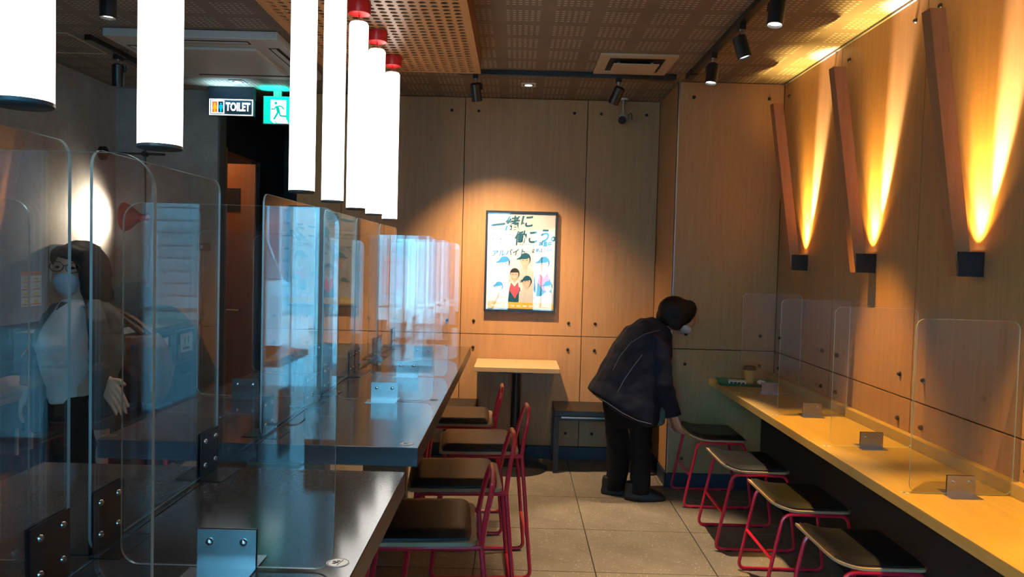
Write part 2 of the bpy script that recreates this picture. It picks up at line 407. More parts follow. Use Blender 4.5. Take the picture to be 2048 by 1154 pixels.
# shop front behind the camera: frames and glass
WIN = [(-1.41, -0.08), (0.30, 0.62)]
m = MB().box(XL - 0.1, WIN[0][0], YF - 0.16, YF, 0, ZC).box(WIN[0][1], 0.12, YF - 0.16, YF, 0, ZC).box(0.92, XR + 0.1, YF - 0.16, YF, 0, ZC)
m.box(WIN[0][0], WIN[0][1], YF - 0.16, YF, 2.45, ZC).box(0.12, 0.92, YF - 0.16, YF, 2.2, ZC).box(WIN[0][0], WIN[0][1], YF - 0.16, YF, 0, 0.12)
structure(m.build('wall_front', 'concrete'), 'street front wall behind the photographer with a tall window', 'wall')
w = thing('window_1', 'tall black framed shop window onto the street', 'window', kind='structure'); (a, b) = WIN[0]; z0, t = 0.12, 0.045
m = MB().box(a, a + t, YF - 0.11, YF - 0.05, z0, 2.45).box(b - t, b, YF - 0.11, YF - 0.05, z0, 2.45)
m.box(a + t, b - t, YF - 0.11, YF - 0.05, z0, z0 + t).box(a + t, b - t, YF - 0.11, YF - 0.05, 2.45 - t, 2.45)
m.build('window_frame', 'black_metal', w); B('pane', 'window_glass', w, a + t, b - t, YF - 0.084, YF - 0.076, z0 + t, 2.45 - t)
w = thing('door_2', 'unseen dark street door, glass kept to a narrow strip to cut daylight', 'door', kind='structure'); (a, b) = WIN[1]  # unseen door, made mostly opaque to hold back daylight
MB().box(0.12, a, YF - 0.11, YF - 0.06, 0.005, 2.2).box(b, 0.92, YF - 0.11, YF - 0.06, 0.005, 2.2).box(a, b, YF - 0.11, YF - 0.06, 0.005, 0.25).box(a, b, YF - 0.11, YF - 0.06, 2.0, 2.2).build('door_leaf', 'black_metal', w)
B('pane', 'window_glass', w, a, b, YF - 0.088, YF - 0.082, 0.25, 2.0)
a = 0.17
MB().tube([(a, YF - 0.02, 0.8), (a, YF - 0.02, 1.4)], 0.014).tube([(a, YF - 0.02, 0.85), (a, YF - 0.07, 0.85)], 0.008).tube([(a, YF - 0.02, 1.35), (a, YF - 0.07, 1.35)], 0.008).build('door_handle', 'chrome', w, True)
# roof slab of the building above (keeps the sun out)
structure(MB().box(XL - 3, XR + 3, YF - 0.16, 9, ZC + 0.09, ZC + 0.5).box(XL - 3, XL - 0.16, YF - 0.16, 9, -0.1, ZC + 0.09).box(XR + 0.21, XR + 3, YF - 0.16, 9, -0.1, ZC + 0.09).box(XL - 0.16, XR + 0.21, 7.6, 9, -0.1, ZC + 0.09).build('building_shell', 'facade_grey'), 'outer shell of the building that holds the restaurant', 'building')

# ------------------------------------------------------------------ street behind the camera
structure(B('pavement', 'pavement', None, -22, 16, -4.6, YF - 0.16, -0.2, -0.02), 'pale pavement outside the shop window', 'pavement')
structure(B('road', 'asphalt', None, -22, 16, -11.0, -4.6, -0.3, -0.10), 'grey asphalt street outside', 'road')
structure(B('pavement_far', 'pavement', None, -22, 16, -13.0, -11.0, -0.2, -0.02), 'far pavement across the street', 'pavement')
def building(label, x0, x1, m0, floors, bays, z_top):
    r = thing('building', label, 'building', (0, 0, 0), group='houses across the street')
    B('wall', m0, r, x0, x1, -17, -13.2, -0.1, z_top)
    bw = (x1 - x0) / bays
    for i in range(bays):
        a = x0 + i * bw
        B('pillar', 'facade_white', r, a - 0.12, a + 0.12, -13.2, -13.0, 0, z_top)
        for fz in range(floors):
            z0 = 0.3 if fz == 0 else fz * 3.0 + 0.7; z1 = 2.6 if fz == 0 else fz * 3.0 + 2.2
            kind = (i * 3 + fz + int(abs(x0))) % 3
            wnd = B('window', 'facade_white' if kind else 'shutter', r, a + 0.3, a + bw - 0.3, -13.22, -13.14, z0, z1)
            if kind:
                nx = 3
                for k in range(nx):
                    q = (bw - 0.68) / nx
                    B('pane', 'dark_glass' if kind == 1 else 'pale_pane', wnd, a + 0.34 + k * q + 0.03, a + 0.34 + (k + 1) * q - 0.03, -13.15, -13.12, z0 + 0.08, z1 - 0.08)
            else:
                for k in range(9): B('slat', 'shutter', wnd, a + 0.33, a + bw - 0.33, -13.15, -13.11, z0 + 0.04 + k * (z1 - z0) / 9, z0 + (k + 0.8) * (z1 - z0) / 9)
        B('awning', m0, r, a + 0.1, a + bw - 0.1, -13.2, -12.95, 2.75, 2.9)
    return r
building('white tiled shop building across the street', -14.5, -7.4, 'facade_white', 3, 4, 9.4)
building('pale grey office building across the street', -7.1, -1.3, 'facade_grey', 4, 4, 12.3)
building('pinkish house across the street', -0.9, 6.5, 'facade_pink', 3, 4, 9.2)
pl = thing('utility_pole', 'concrete utility pole with red and white sign outside', 'pole', (-2.27, -6.7, -0.1))
MB().lathe([(0.09, 0.0), (0.08, 7.0)], 14).build('post', 'wire', pl, True)
B('sign_plate', 'print_white', pl, 0.10, 0.30, -0.01, 0.01, 0.9, 2.0)
B('sign_stripe', 'sign_pink', pl, 0.14, 0.26, 0.01, 0.013, 1.0, 1.6)
B('cross_arm', 'wire', pl, -0.7, 0.7, -0.05, 0.05, 5.6, 5.7)
for k in range(3):
    tag(MB().tube([(-20 + t * 2.0, -6.95 - 0.25 * k, 5.2 + 0.3 * k - 0.4 * math.sin(t / 18 * PI)) for t in range(19)], 0.012, 5).build('overhead_wire', 'wire'),
        ('lowest', 'middle', 'highest')[k] + ' black overhead wire strung along the street outside', 'wire', 'overhead wires')
def van(x, y, label):
    r = thing('van', label, 'van', (x, y, -0.10))
    pts = [(-1.7, 0.35), (-1.7, 0.95), (-1.62, 1.75), (-1.3, 1.88), (1.05, 1.88), (1.32, 1.2), (1.7, 1.0), (1.72, 0.35)]
    m = MB(); n = len(pts)
    m.add([(px, sy, z) for sy in (-0.74, 0.74) for px, z in pts], [tuple(range(n)), tuple(range(n, 2 * n))[::-1]] + [(i, (i + 1) % n, n + (i + 1) % n, n + i) for i in range(n)])
    m.build('body', 'car_white', r)
    for s in (-1, 1):
        B('side_window', 'dark_glass', r, -1.5, 0.95, s * 0.745 - 0.006, s * 0.745 + 0.006, 1.15, 1.7)
        for wx in (-1.1, 1.05): MB().lathe([(0.29, -0.09), (0.30, -0.06), (0.30, 0.06), (0.29, 0.09)], 20, (wx, s * 0.68, 0.30), (0, 1, 0)).build('wheel', 'rubber', r, True)
    m = MB().add([(1.07, -0.62, 1.84), (1.07, 0.62, 1.84), (1.335, 0.62, 1.22), (1.335, -0.62, 1.22)], [(0, 1, 2, 3)]); m.build('windscreen', 'dark_glass', r)
van(-4.9, -8.6, 'small white van parked across the road outside')

# ------------------------------------------------------------------ ceiling fittings
# dropped perforated wood panel over the tables: real holes
PX0, PX1, PY1, PZ = -1.135, -0.248, 4.545, 2.58
cp = thing('ceiling_panel', 'dropped orange wood ceiling panel punched with round holes above tables', 'ceiling panel', ((PX0 + PX1) / 2, 2.0, PZ))
cp.location = (0, 0, 0)
NXH, pitch = 18, (PX1 - PX0 - 0.03) / 18
NYH = int((PY1 - (-0.6) - 0.03) / pitch)
Y0H = PY1 - 0.015 - NYH * pitch
m = MB(); th = 0.005; K = 12; hr = 0.0172
outer = []; inner = []
for k in range(K):
    a = 2 * PI * k / K + PI / 4; c, s_ = math.cos(a), math.sin(a); q = (pitch / 2) / max(abs(c), abs(s_))
    outer.append((c * q, s_ * q)); inner.append((c * hr, s_ * hr))
for i in range(NXH):
    for j in range(NYH):
        x = PX0 + 0.015 + (i + 0.5) * pitch; y = Y0H + (j + 0.5) * pitch
        vs = [(x + a, y + b, PZ) for a, b in outer] + [(x + a, y + b, PZ) for a, b in inner] + [(x + a, y + b, PZ + th) for a, b in inner]
        fs = []
        for k in range(K):
            l = (k + 1) % K
            fs += [(k, l, K + l, K + k), (K + k, K + l, 2 * K + l, 2 * K + k)]
        m.add(vs, fs)
m.build('perforated_board', 'ceiling_wood', cp)
m = MB().box(PX0 - 0.012, PX0 + 0.015, Y0H - 0.03, PY1, PZ - 0.001, ZC).box(PX1 - 0.015, PX1 + 0.012, Y0H - 0.03, PY1, PZ - 0.001, ZC)
m.box(PX0 + 0.015, PX1 - 0.015, PY1 - 0.015, PY1, PZ - 0.001, ZC).box(PX0 + 0.015, PX1 - 0.015, Y0H - 0.03, Y0H, PZ - 0.001, ZC)
m.build('edge_frame', 'ceiling_wood', cp)
B('backing', 'black_paint_and_shade', cp, PX0 + 0.015, PX1 - 0.015, Y0H, PY1 - 0.015, PZ + 0.09, PZ + 0.10)  # black sheet stands in for the shade inside the holes

# pendant tube lamps
ZB = 1.698
def pendant(y, label):
    r = thing('pendant_lamp', label, 'lamp', (-0.70, y, ZB), group='row of tube pendants over the high tables')
    MB().lathe([(0.041, 0.006), (0.041, 0.785), (0.036, 0.795), (0.012, 0.797)], 28).build('tube_shade', 'lamp_tube', r, True)
    MB().lathe([(0.039, -0.002), (0.0415, 0.0), (0.0415, 0.0055)], 28).build('end_cap', 'lamp_end', r, True)
    MB().lathe([(0.008, 0.797), (0.008, 0.812)], 10).build('cord_grip', 'chrome', r, True)
    MB().tube([(0, 0, 0.81), (0, 0, PZ - ZB - 0.05)], 0.0035, 6).build('cord', 'red_paint', r, True)
    MB().lathe([(0.002, PZ - ZB - 0.053), (0.046, PZ - ZB - 0.050), (0.049, PZ - ZB - 0.046), (0.049, PZ - ZB)], 24).build('ceiling_rose', 'red_cap', r, True)
    return r
ords = ['nearest the camera at the left edge', 'second from the camera, beside the toilet sign', 'third from the camera, right of the exit sign', 'fourth from the camera',
        'fifth from the camera', 'sixth from the camera', 'seventh and farthest from the camera']
for y, t in zip((1.085, 1.505, 2.495, 2.91, 3.33, 3.755, 4.215), ords):
    pendant(y, 'glowing white tube pendant lamp, ' + t)

# spotlights on tracks
def track(label, x0, x1, y0, y1):
    r = thing('light_track', label, 'light track', ((x0 + x1) / 2, (y0 + y1) / 2, ZC), group='black ceiling light tracks')
    hx, hy = (x1 - x0) / 2, (y1 - y0) / 2
    B('rail', 'black_metal', r, -hx, hx, -hy, hy, -0.032, 0, c=0.003)
    if hx > hy: B('feed_box', 'black_metal', r, hx - 0.16, hx - 0.02, -hy - 0.004, hy + 0.004, -0.036, 0)
    else: B('feed_box', 'black_metal', r, -hx - 0.004, hx + 0.004, hy - 0.16, hy - 0.02, -0.036, 0)
track('black light track running along the back wall ceiling', -0.40, 0.985, 4.935, 4.972)
track('black light track running above the right hand counter', 1.045, 1.082, 0.4, 4.95)
track('black light track on the left ceiling near the concrete wall', -2.46, -2.423, 4.36, 4.93)
track('black light track over the left aisle near the camera', -1.78, -1.743, 1.5, 3.6)
def spot(label, x, y, aim, power=0, color=(1, 0.72, 0.42), bright=True, angle=46, length=0.115, r=0.034, blend=0.55):
    o = thing('track_spotlight', label, 'spotlight', (x, y, ZC - 0.032), group='black track spotlights')
    hinge = Vector((0, 0, -0.085)); d = (Vector(aim) - (Vector(o.location) + hinge)).normalized()
    B('adapter', 'black_metal', o, -0.016, 0.016, -0.03, 0.03, -0.028, 0)
    MB().lathe([(0.009, -0.06), (0.009, -0.026)], 10).build('stem', 'chrome', o, True)
    side = d.cross(Vector((0, 0, 1))); side = side.normalized() if side.length > 1e-3 else Vector((1, 0, 0))
    MB().tube(fillet([Vector((0, 0, -0.055)), Vector((0, 0, -0.055)) + side * (r + 0.006), hinge + side * (r + 0.006) + d * 0.01], 0.015), 0.007, 6).build('yoke', 'black_metal', o, True)
    a = -0.035; L = Vector(hinge)
    MB().lathe([(r * 0.6, a), (r, a + 0.008), (r, a + length), (r * 0.9, a + length), (r * 0.85, a + length - 0.012)], 20, L, d, caps=False).lathe([(r * 0.6, a), (0.0, a)], 20, L, d, caps=False).build('housing', 'black_metal', o, True)
    MB().lathe([(r * 0.86, a + length - 0.012), (0, a + length - 0.008)], 20, L, d).build('lens', 'lens' if bright else 'lens_dim', o, True)
    if power:
        p = Vector(o.location) + L + d * (a + length + 0.006)
        light('spot_beam', 'SPOT', p, power, color, spot_size=math.radians(angle), spot_blend=blend, shadow_soft_size=0.02, aim=aim)
    return o
WARM = (1.0, 0.66, 0.33); YEL = (1.0, 0.54, 0.07)
spot('black spotlight on the right track, nearest with the brightest lens', 1.063, 3.27, (0.80, 3.05, 0.7), 150, WARM)
spot('black spotlight in the middle of the right track, tilted away', 1.063, 3.80, (1.58, 3.55, 0.74), 300, YEL, False, angle=38, blend=0.8)
spot('black spotlight at the far end of the right track', 1.063, 4.33, (0.72, 4.05, 0.0), 340, (1.0, 0.74, 0.46), angle=40)
spot('black spotlight aimed at the poster, left end of the back track', -0.29, 4.953, (0.0, 5.72, 0.55), 330, (1.0, 0.70, 0.42), False, angle=88, blend=1.0)
spot('black spotlight tilted left on the right half of the back track', 0.62, 4.953, (-0.1, 5.75, 0.75), 70, WARM, False, angle=60, blend=1.0)
spot('black spotlight on the left track before the concrete wall', -2.44, 4.69, (-2.50, 4.85, 0.4), 90, (1.0, 0.85, 0.7), False, length=0.135)
spot('black spotlight cut by the top edge between the first two pendants', -1.76, 3.30, (-1.76, 3.30, 0.5), 35, (1.0, 0.8, 0.6), True, length=0.14)
# two unseen lamps assumed on the right track, added to light the near counter
spot('unseen black spotlight added on the right track above the near stools', 1.063, 2.30, (1.55, 2.35, 0.74), 300, YEL, False, angle=38, blend=0.8)
spot('unseen black spotlight added on the right track nearest the street', 1.063, 1.35, (1.50, 1.6, 0.74), 240, YEL, False, angle=38, blend=0.8)
# recessed downlights
for x, y, t in ((0.051, 5.326, 'by the poster wall'), (-1.988, 5.45, 'beside the toilet sign')):
    r = thing('recessed_downlight', 'small square recessed downlight ' + t, 'downlight', (x, y, ZC), group='recessed downlights')
    m = MB()
    for a in ((-0.05, 0.05, -0.05, -0.036), (-0.05, 0.05, 0.036, 0.05), (-0.05, -0.036, -0.036, 0.036), (0.036, 0.05, -0.036, 0.036)): m.box(*a, -0.006, 0)
    m.build('bezel', 'white_plastic', r); B('recess', 'black_paint_and_shade', r, -0.036, 0.036, -0.036, 0.036, -0.003, -0.0005)
    MB().lathe([(0.027, -0.007), (0.0, -0.004)], 16).build('lens', 'lens_dim', r, True)
# air diffuser
r = thing('air_vent', 'tan square ceiling air diffuser above the person in dark jacket', 'vent', (0.68, 4.705, ZC))
m = MB(); a, b = 0.225, 0.165
for q in ((-a, a, -a, -b), (-a, a, b, a), (-a, -b, -b, b), (b, a, -b, b)): m.box(*q, -0.012, 0)
m.build('frame', 'vent_tan', r)
B('recess', 'black_paint_and_shade', r, -b, b, -b, b, -0.004, -0.001); B('plate', 'vent_tan', r, -0.135, 0.135, -0.10, 0.125, -0.030, -0.024, c=0.002)
for sx in (-1, 1): B('hanger', 'aluminium', r, sx * 0.10 - 0.008, sx * 0.10 + 0.008, -0.05, 0.05, -0.025, -0.004)
# ceiling air conditioner
r = thing('air_conditioner', 'square ceiling cassette air conditioner beyond the left pendants', 'air conditioner', (-1.80, 4.68, ZC - 0.002))
B('casing', 'ac_white', r, -0.475, 0.475, -0.475, 0.475, -0.045, 0, c=0.008)
B('grille_panel', 'ac_white', r, -0.30, 0.30, -0.30, 0.30, -0.062, -0.044, c=0.01)
for k, q in enumerate(((-0.30, 0.30, -0.43, -0.37), (-0.30, 0.30, 0.37, 0.43), (-0.43, -0.37, -0.30, 0.30), (0.37, 0.43, -0.30, 0.30))):
    sl = B('air_slot', 'black_paint_and_shade', r, *q, -0.047, -0.0445)
    x0, x1, y0, y1 = q
    if k < 2: B('louvre', 'ac_white', sl, x0 + 0.01, x1 - 0.01, (y0 + y1) / 2 - 0.016, (y0 + y1) / 2 + 0.010, -0.051, -0.047)
    else: B('louvre', 'ac_white', sl, (x0 + x1) / 2 - 0.016, (x0 + x1) / 2 + 0.010, y0 + 0.01, y1 - 0.01, -0.051, -0.047)
# access hatch
m = MB(); x0, x1, y0, y1 = -2.99, -2.54, 4.33, 4.78
for q in ((x0, x1, y0, y0 + 0.012), (x0, x1, y1 - 0.012, y1), (x0, x0 + 0.012, y0, y1), (x1 - 0.012, x1, y0, y1)): m.box(*q, ZC - 0.004, ZC)
tag(m.build('ceiling_hatch', 'vent_tan'), 'thin pale frame of a square hatch in the left ceiling', 'hatch')

# ------------------------------------------------------------------ slanted wall lamps on the right wall
def slant(y, label):
    r = thing('wall_lamp', label, 'wall lamp', (XR, y, 1.48), group='slanted wood wall lamps')
    m = MB(); w = 0.060
    A = [(-0.092, 0.0), (-0.034, 0.0), (-0.180, 0.985), (-0.238, 0.985)]
    m.add([(x, yy, z) for yy in (0, w) for x, z in A], [(3, 2, 1, 0), (4, 5, 6, 7), (0, 1, 5, 4), (1, 2, 6, 5), (2, 3, 7, 6), (3, 0, 4, 7)])
    m.build('slanted_bar', 'bar_wood', r)
    m = MB().box(-0.094, 0, -0.012, 0, 0.0, 0.092).box(-0.044, 0, 0.0, w, 0.0, 0.010).box(-0.010, 0, 0.0, w, 0.01, 0.092).box(-0.050, -0.044, 0, w, 0.0, 0.09)
    m.build('lamp_box', 'black_metal', r)
    B('led', 'led_strip', r, -0.040, -0.012, 0.006, w - 0.006, 0.070, 0.076)
    for nm, dx, dy, pw, ang, aim, colr in (('uplight_beam', -0.055, 0.03, 1700, 27, (0.0, 0.03, 0.66), (1.0, 0.55, 0.07)), ('uplight_wash', -0.045, 0.03, 60, 84, (0.0, 0.02, 0.45), (1.0, 0.56, 0.09)), ('uplight_core', -0.04, 0.02, 280, 50, (0.0, 0.0, 0.55), (1.0, 0.64, 0.16)), ('uplight_white', -0.05, -0.015, 850, 18, (0.0, -0.12, 0.58), (1.0, 0.76, 0.54))):
        p = (XR + dx, y + dy, 1.48 + 0.094)
        light(nm, 'SPOT', p, pw, colr, spot_size=math.radians(ang), spot_blend=0.9, shadow_soft_size=0.01, aim=(XR + aim[0], y + aim[1], p[2] + aim[2]))
slant(2.88, 'slanted wood bar wall lamp nearest the camera, cut by the photo top')
slant(3.74, 'slanted wood bar wall lamp in the middle of the right wall')
slant(4.61, 'slanted wood bar wall lamp farthest away, by the corner')

# ------------------------------------------------------------------ right counter
r = thing('window_counter', 'long yellow wood wall counter with low stools beneath', 'counter', (0, 0, 0))
B('counter_top', 'counter_wood', r, 1.305, XR, -0.4, YN, 0.70, 0.74, c=0.002)
B('back_ledge', 'counter_wood', r, XR - 0.036, XR, -0.4, YN, 0.74, 0.788, c=0.0015)
B('support_panel', 'black_paint_and_shade', r, 1.66, XR - 0.008, -0.4, YN - 0.01, 0.0, 0.70)
for y in (-0.35, 1.4, 3.2, 4.9): B('bracket_arm', 'black_metal', r, 1.40, 1.66, y - 0.015, y + 0.015, 0.66, 0.70)

# ------------------------------------------------------------------ acrylic partitions
def rrect(w, h, rad, k=6):
    pts = []
    for cx, cz, a0 in ((w - rad, h - rad, 0), (rad, h - rad, 90), (rad, rad, 180), (w - rad, rad, 270)):
        for j in range(k + 1):
            a = math.radians(a0 + 90 * j / k); pts.append((cx + rad * math.cos(a), cz + rad * math.sin(a)))
    return pts
def sheet_mesh(w, h, t=0.005, rad=0.03):
    p = rrect(w, h, rad); n = len(p); m = MB()
    m.add([(x - w / 2, s * t / 2, z) for s in (-1, 1) for x, z in p], [tuple(range(n)), tuple(range(n, 2 * n))[::-1]], 0)
    o = len(m.f); m.f += [(i, (i + 1) % n, n + (i + 1) % n, n + i) for i in range(n)]; m.mi += [1] * n
    return m
def partition_proto(w, h, brackets, bw, bh, rows, rad=0.03, metal='steel'):
    r = thing('acrylic_partition', '-', 'partition')
    sheet_mesh(w, h, 0.005, rad).build('acrylic_sheet', ['acrylic', 'acrylic_edge'], r, False).location.z = 0.004
    for bx in brackets:
        for s in (-1, 1):
            m = MB(); y0 = 0.0028; t = 0.002
            m.box(bx - bw / 2, bx + bw / 2, min(s * y0, s * (y0 + t)), max(s * y0, s * (y0 + t)), 0.0, bh)
            m.box(bx - bw / 2 - (0.012 if s < 0 else 0), bx + bw / 2, min(s * y0, s * 0.055), max(s * y0, s * 0.055), 0.0, 0.0022)
            b = m.build('bracket', metal, r)
            for row in range(rows):
                z = bh - 0.020 - row * 0.055
                for sx in (-1, 1):
                    MB().lathe([(0.0062, 0), (0.0062, 0.002), (0.0045, 0.0045), (0.0, 0.0055)], 10, (bx + sx * bw * 0.29, s * (y0 + t), z), (0, s, 0)).build('bolt', 'chrome', b, True)
    return r
TZ = 0.98
def drop_proto(p):
    for c in list(p.children_recursive) + [p]: bpy.data.objects.remove(c, do_unlink=True)
cross = partition_proto(0.35, 0.592, (0.0,), 0.096, 0.066, 1)
spine = partition_proto(0.55, 0.682, (-0.222, 0.222), 0.10, 0.105, 2, metal='steel_dark_reflection')
def place(p, label, loc, rz, group):
    c = copy_tree(p); c.location = loc; c.rotation_euler = (0, 0, rz); c['label'] = label; c['group'] = group; return c
crossY = [(0.05, 'behind the camera, on the near table'), (0.61, 'on the near table, nearest the camera'), (1.245, 'across the near table, with a bright blue bracket'), (2.755, 'first across the far table'), (3.335, 'second across the far table'), (3.90, 'last across the far table')]
for y, t in crossY:
    place(cross, 'clear acrylic partition on the aisle half, ' + t, (-0.462, y, TZ), 0, 'cross partitions on the high tables')
    place(cross, 'clear acrylic partition on the left half, ' + t, (-0.965, y, TZ), 0, 'cross partitions on the high tables')
for y, t in ((0.345, 'beside the camera'), (0.94, 'nearest in view, cut by the left edge'), (1.552, 'at the far end of the near table'), (2.42, 'at the near end of the far table'), (3.098, 'second along the far table'), (3.66, 'third along the far table'), (4.235, 'last along the far table')):
    place(spine, 'clear acrylic centre screen running lengthwise, ' + t, (-0.707, y, TZ), PI / 2, 'lengthwise screens on the high tables')
for y, t in zip((2.60, 3.26, 3.92, 4.58), ('nearest the camera', 'second from the camera', 'third from the camera', 'farthest, by the tray and coffee cup')):
    place(cross, 'clear acrylic partition on the yellow wall counter, ' + t, (1.53, y, 0.74), 0, 'partitions on the wall counter')
drop_proto(cross); drop_proto(spine)

# ------------------------------------------------------------------ high tables
def table(y0, y1, label):
    r = thing('high_table', label, 'table', (-0.693, (y0 + y1) / 2, 0), group='long high tables'); h = (y1 - y0) / 2
    for s, (a, b) in (('l', (-0.438, -0.0012)), ('r', (0.0012, 0.438))):
        o = MB().cbox(a, b, -h, h, TZ - 0.052, TZ, 0.0015); nf = len(o.f)
        for i, f in enumerate(o.f):
            n = (Vector(o.v[f[1]]) - Vector(o.v[f[0]])).cross(Vector(o.v[f[2]]) - Vector(o.v[f[0]])).normalized()
            o.mi[i] = 0 if abs(n.z) > 0.9 else 1
        o.build('table_top', ['table_laminate', 'table_edge'], r)
    for yy in (-h + 0.30, h - 0.30):
        B('leg', 'base_wood', r, -0.12, 0.12, yy - 0.04, yy + 0.04, 0.02, TZ - 0.052, c=0.003)
        B('foot_plate', 'black_metal', r, -0.15, 0.15, yy - 0.07, yy + 0.07, 0, 0.02)
    B('rail', 'base_wood', r, -0.03, 0.03, -h + 0.34, h - 0.34, 0.20, 0.28)
    return r
table(-0.52, 1.842, 'dark grey high table nearest the camera with acrylic screens')
table(2.078, 4.52, 'dark grey high table farther away, with red stools along it')
def sticker(label, x, y, z, rx=0.0195):
    r = thing('round_sticker', label, 'sticker', (x, y, z), group='round stickers at the table edges')
    MB().lathe([(rx, 0), (rx, 0.0006), (0, 0.0006)], 28).build('disc', 'sticker_face', r)
    MB().lathe([(rx * 0.93, 0.0006), (rx * 0.93, 0.0009), (rx * 0.87, 0.0009), (rx * 0.87, 0.0006)], 28, caps=False).build('ring', 'sticker_ring', r)
    m = MB()
    for k, (a, b) in enumerate(((-0.5, 0.15), (-0.25, -0.1), (-0.45, -0.25), (-0.15, 0.22))):
        m.box(a * rx, (a + 0.28) * rx, b * rx, (b + 0.16) * rx, 0.0006, 0.001)
    m.build('print', 'print_dark', r)
    MB().tube([(0.02 * rx, -0.6 * rx, 0.0008), (0.35 * rx, 0.6 * rx, 0.0008)], 0.0004, 4).build('slash', 'print_dark', r)
sticker('round white sticker on the near table by a screen corner', -0.288, 1.281, TZ)
sticker('round silver sticker at the near corner of the far table', -0.291, 2.122, TZ)
sticker('small round sticker on the far table by the first cross screen', -0.288, 2.79, TZ, 0.016)
for y, t in ((2.60, 'nearest'), (3.26, 'second'), (3.92, 'third'), (4.58, 'farthest')):
    sticker('small round sticker at the wall counter edge, %s screen' % t, 1.345, y + 0.005, 0.74, 0.017)

# ------------------------------------------------------------------ stools
def cushion_mesh(x0, x1, y0, y1, z0, h, curve):
    nx, ny = 16, 14; m = MB(); top = []; bot = []
    for i in range(nx + 1):
        for j in range(ny + 1):
            u, v = i / nx, j / ny; x = x0 + (x1 - x0) * u; y = y0 + (y1 - y0) * v
            e = min(1.0, min(u, 1 - u) / 0.10, 1) ; g = min(1.0, min(v, 1 - v) / 0.10)
            k = (1 - (1 - e) ** 2.4) * (1 - (1 - g) ** 2.4)
            base = z0 + curve(x)
            # round the plan corners
            cu, cv = abs(u - 0.5) * 2, abs(v - 0.5) * 2
            f = 1 - 0.045 * max(0, cu + cv - 1.55) / 0.45
            X = (x0 + x1) / 2 + (x - (x0 + x1) / 2) * f; Y = (y0 + y1) / 2 + (y - (y0 + y1) / 2) * f
            top.append((X, Y, base + h * (0.35 + 0.65 * k))); bot.append((X, Y, base))
    n = (nx + 1) * (ny + 1); idx = lambda i, j: i * (ny + 1) + j; fs = []
    for i in range(nx):
        for j in range(ny):
            fs.append((idx(i, j), idx(i + 1, j), idx(i + 1, j + 1), idx(i, j + 1)))
            fs.append(tuple(n + q for q in (idx(i, j), idx(i, j + 1), idx(i + 1, j + 1), idx(i + 1, j))))
    edge = [idx(i, 0) for i in range(nx + 1)] + [idx(nx, j) for j in range(1, ny + 1)] + [idx(i, ny) for i in range(nx - 1, -1, -1)] + [idx(0, j) for j in range(ny - 1, 0, -1)]
    for a, b in zip(edge, edge[1:] + edge[:1]): fs.append((a, n + a, n + b, b))
    return m.add(top + bot, fs)
def ply_mesh(x0, x1, y0, y1, z0, t, curve, rad=0.03):
    nx = 26; m = MB(); ring = []
    for i in range(nx + 1):
        u = 0.5 - 0.5 * math.cos(PI * i / nx); x = x0 + (x1 - x0) * u; d = min(x - x0, x1 - x); ins = 0 if d >= rad else rad - math.sqrt(max(0, rad * rad - (rad - d) ** 2))
        ring.append([(x, y0 + ins, z0 + curve(x)), (x, y1 - ins, z0 + curve(x)), (x, y1 - ins, z0 + t + curve(x)), (x, y0 + ins, z0 + t + curve(x))])
    return m.loft(ring)
def flat(x): return 0.0
def high_stool():
    r = thing('bar_stool', '-', 'stool'); z = 0.585; R_ = 0.0095
    cur = lambda x: 0.0 if x > -0.10 else 0.35 * (x + 0.10) ** 2
    ply_mesh(-0.185, 0.185, -0.20, 0.20, z + R_, 0.012, flat).build('seat_board', 'plywood', r, True)
    cushion_mesh(-0.176, 0.168, -0.19, 0.19, z + R_ + 0.012, 0.028, flat).build('cushion', 'cushion', r, True)
    for s in (-1, 1):
        y = s * 0.185
        MB().tube(fillet([(0.20, y, z), (-0.15, y, z), (-0.215, y, 0.010), (0.255, y, 0.010), (0.20, y, z)], 0.04), R_).build('leg_loop', 'red_paint', r, True)
        for fx in (-0.14, 0.18): MB().box(fx - 0.018, fx + 0.018, y - 0.008, y + 0.008, 0, 0.006).build('floor_glide', 'rubber', r)
    # backrest hoop: leans outwards, arches across the seat width
    hoop = [(0.20, -0.185, z), (0.212, -0.155, z + 0.08), (0.232, -0.125, z + 0.165), (0.238, -0.07, z + 0.200), (0.238, 0.07, z + 0.200), (0.232, 0.125, z + 0.165), (0.212, 0.155, z + 0.08), (0.20, 0.185, z)]
    MB().tube(fillet(hoop, 0.04), R_).build('back_hoop', 'red_paint', r, True)
    MB().tube([(-0.196, -0.185, 0.20), (-0.196, 0.185, 0.20)], R_).build('foot_rail', 'red_paint', r, True)
    MB().tube([(0.236, -0.185, 0.20), (0.236, 0.185, 0.20)], R_ * 0.85).build('back_rail', 'red_paint', r, True)
    for sx in (-0.10, 0.12): MB().tube([(sx, -0.185, z - 0.002), (sx, 0.185, z - 0.002)], R_ * 0.8).build('seat_rail', 'red_paint', r, True)
    MB().tube([(-0.16, -0.185, z - 0.03), (-0.200, -0.05, 0.20)], R_ * 0.7).build('brace', 'red_paint', r, True)
    return r
hs = high_stool()
for x, y, a, t in ((-0.30, 2.575, 0.075, 'nearest the camera at the high table'), (-0.232, 3.145, 0.085, 'second from the camera at the high table'), (-0.165, 3.725, 0.08, 'third from the camera, pulled out most'), (-0.30, 4.31, 0.03, 'farthest of the row, below the small wood table')):
    c = copy_tree(hs); c.location = (x, y, 0); c.rotation_euler = (0, 0, a); c['label'] = 'red bar stool with black seat, ' + t; c['group'] = 'red bar stools at the high tables'
for y, t in ((2.45, 'first'), (3.05, 'second'), (3.65, 'third')):
    c = copy_tree(hs); c.location = (-1.10, y, 0); c.rotation_euler = (0, 0, PI); c['label'] = 'red bar stool tucked under the far side of table, %s from the camera' % t; c['group'] = 'red bar stools at the high tables'
drop_proto(hs)
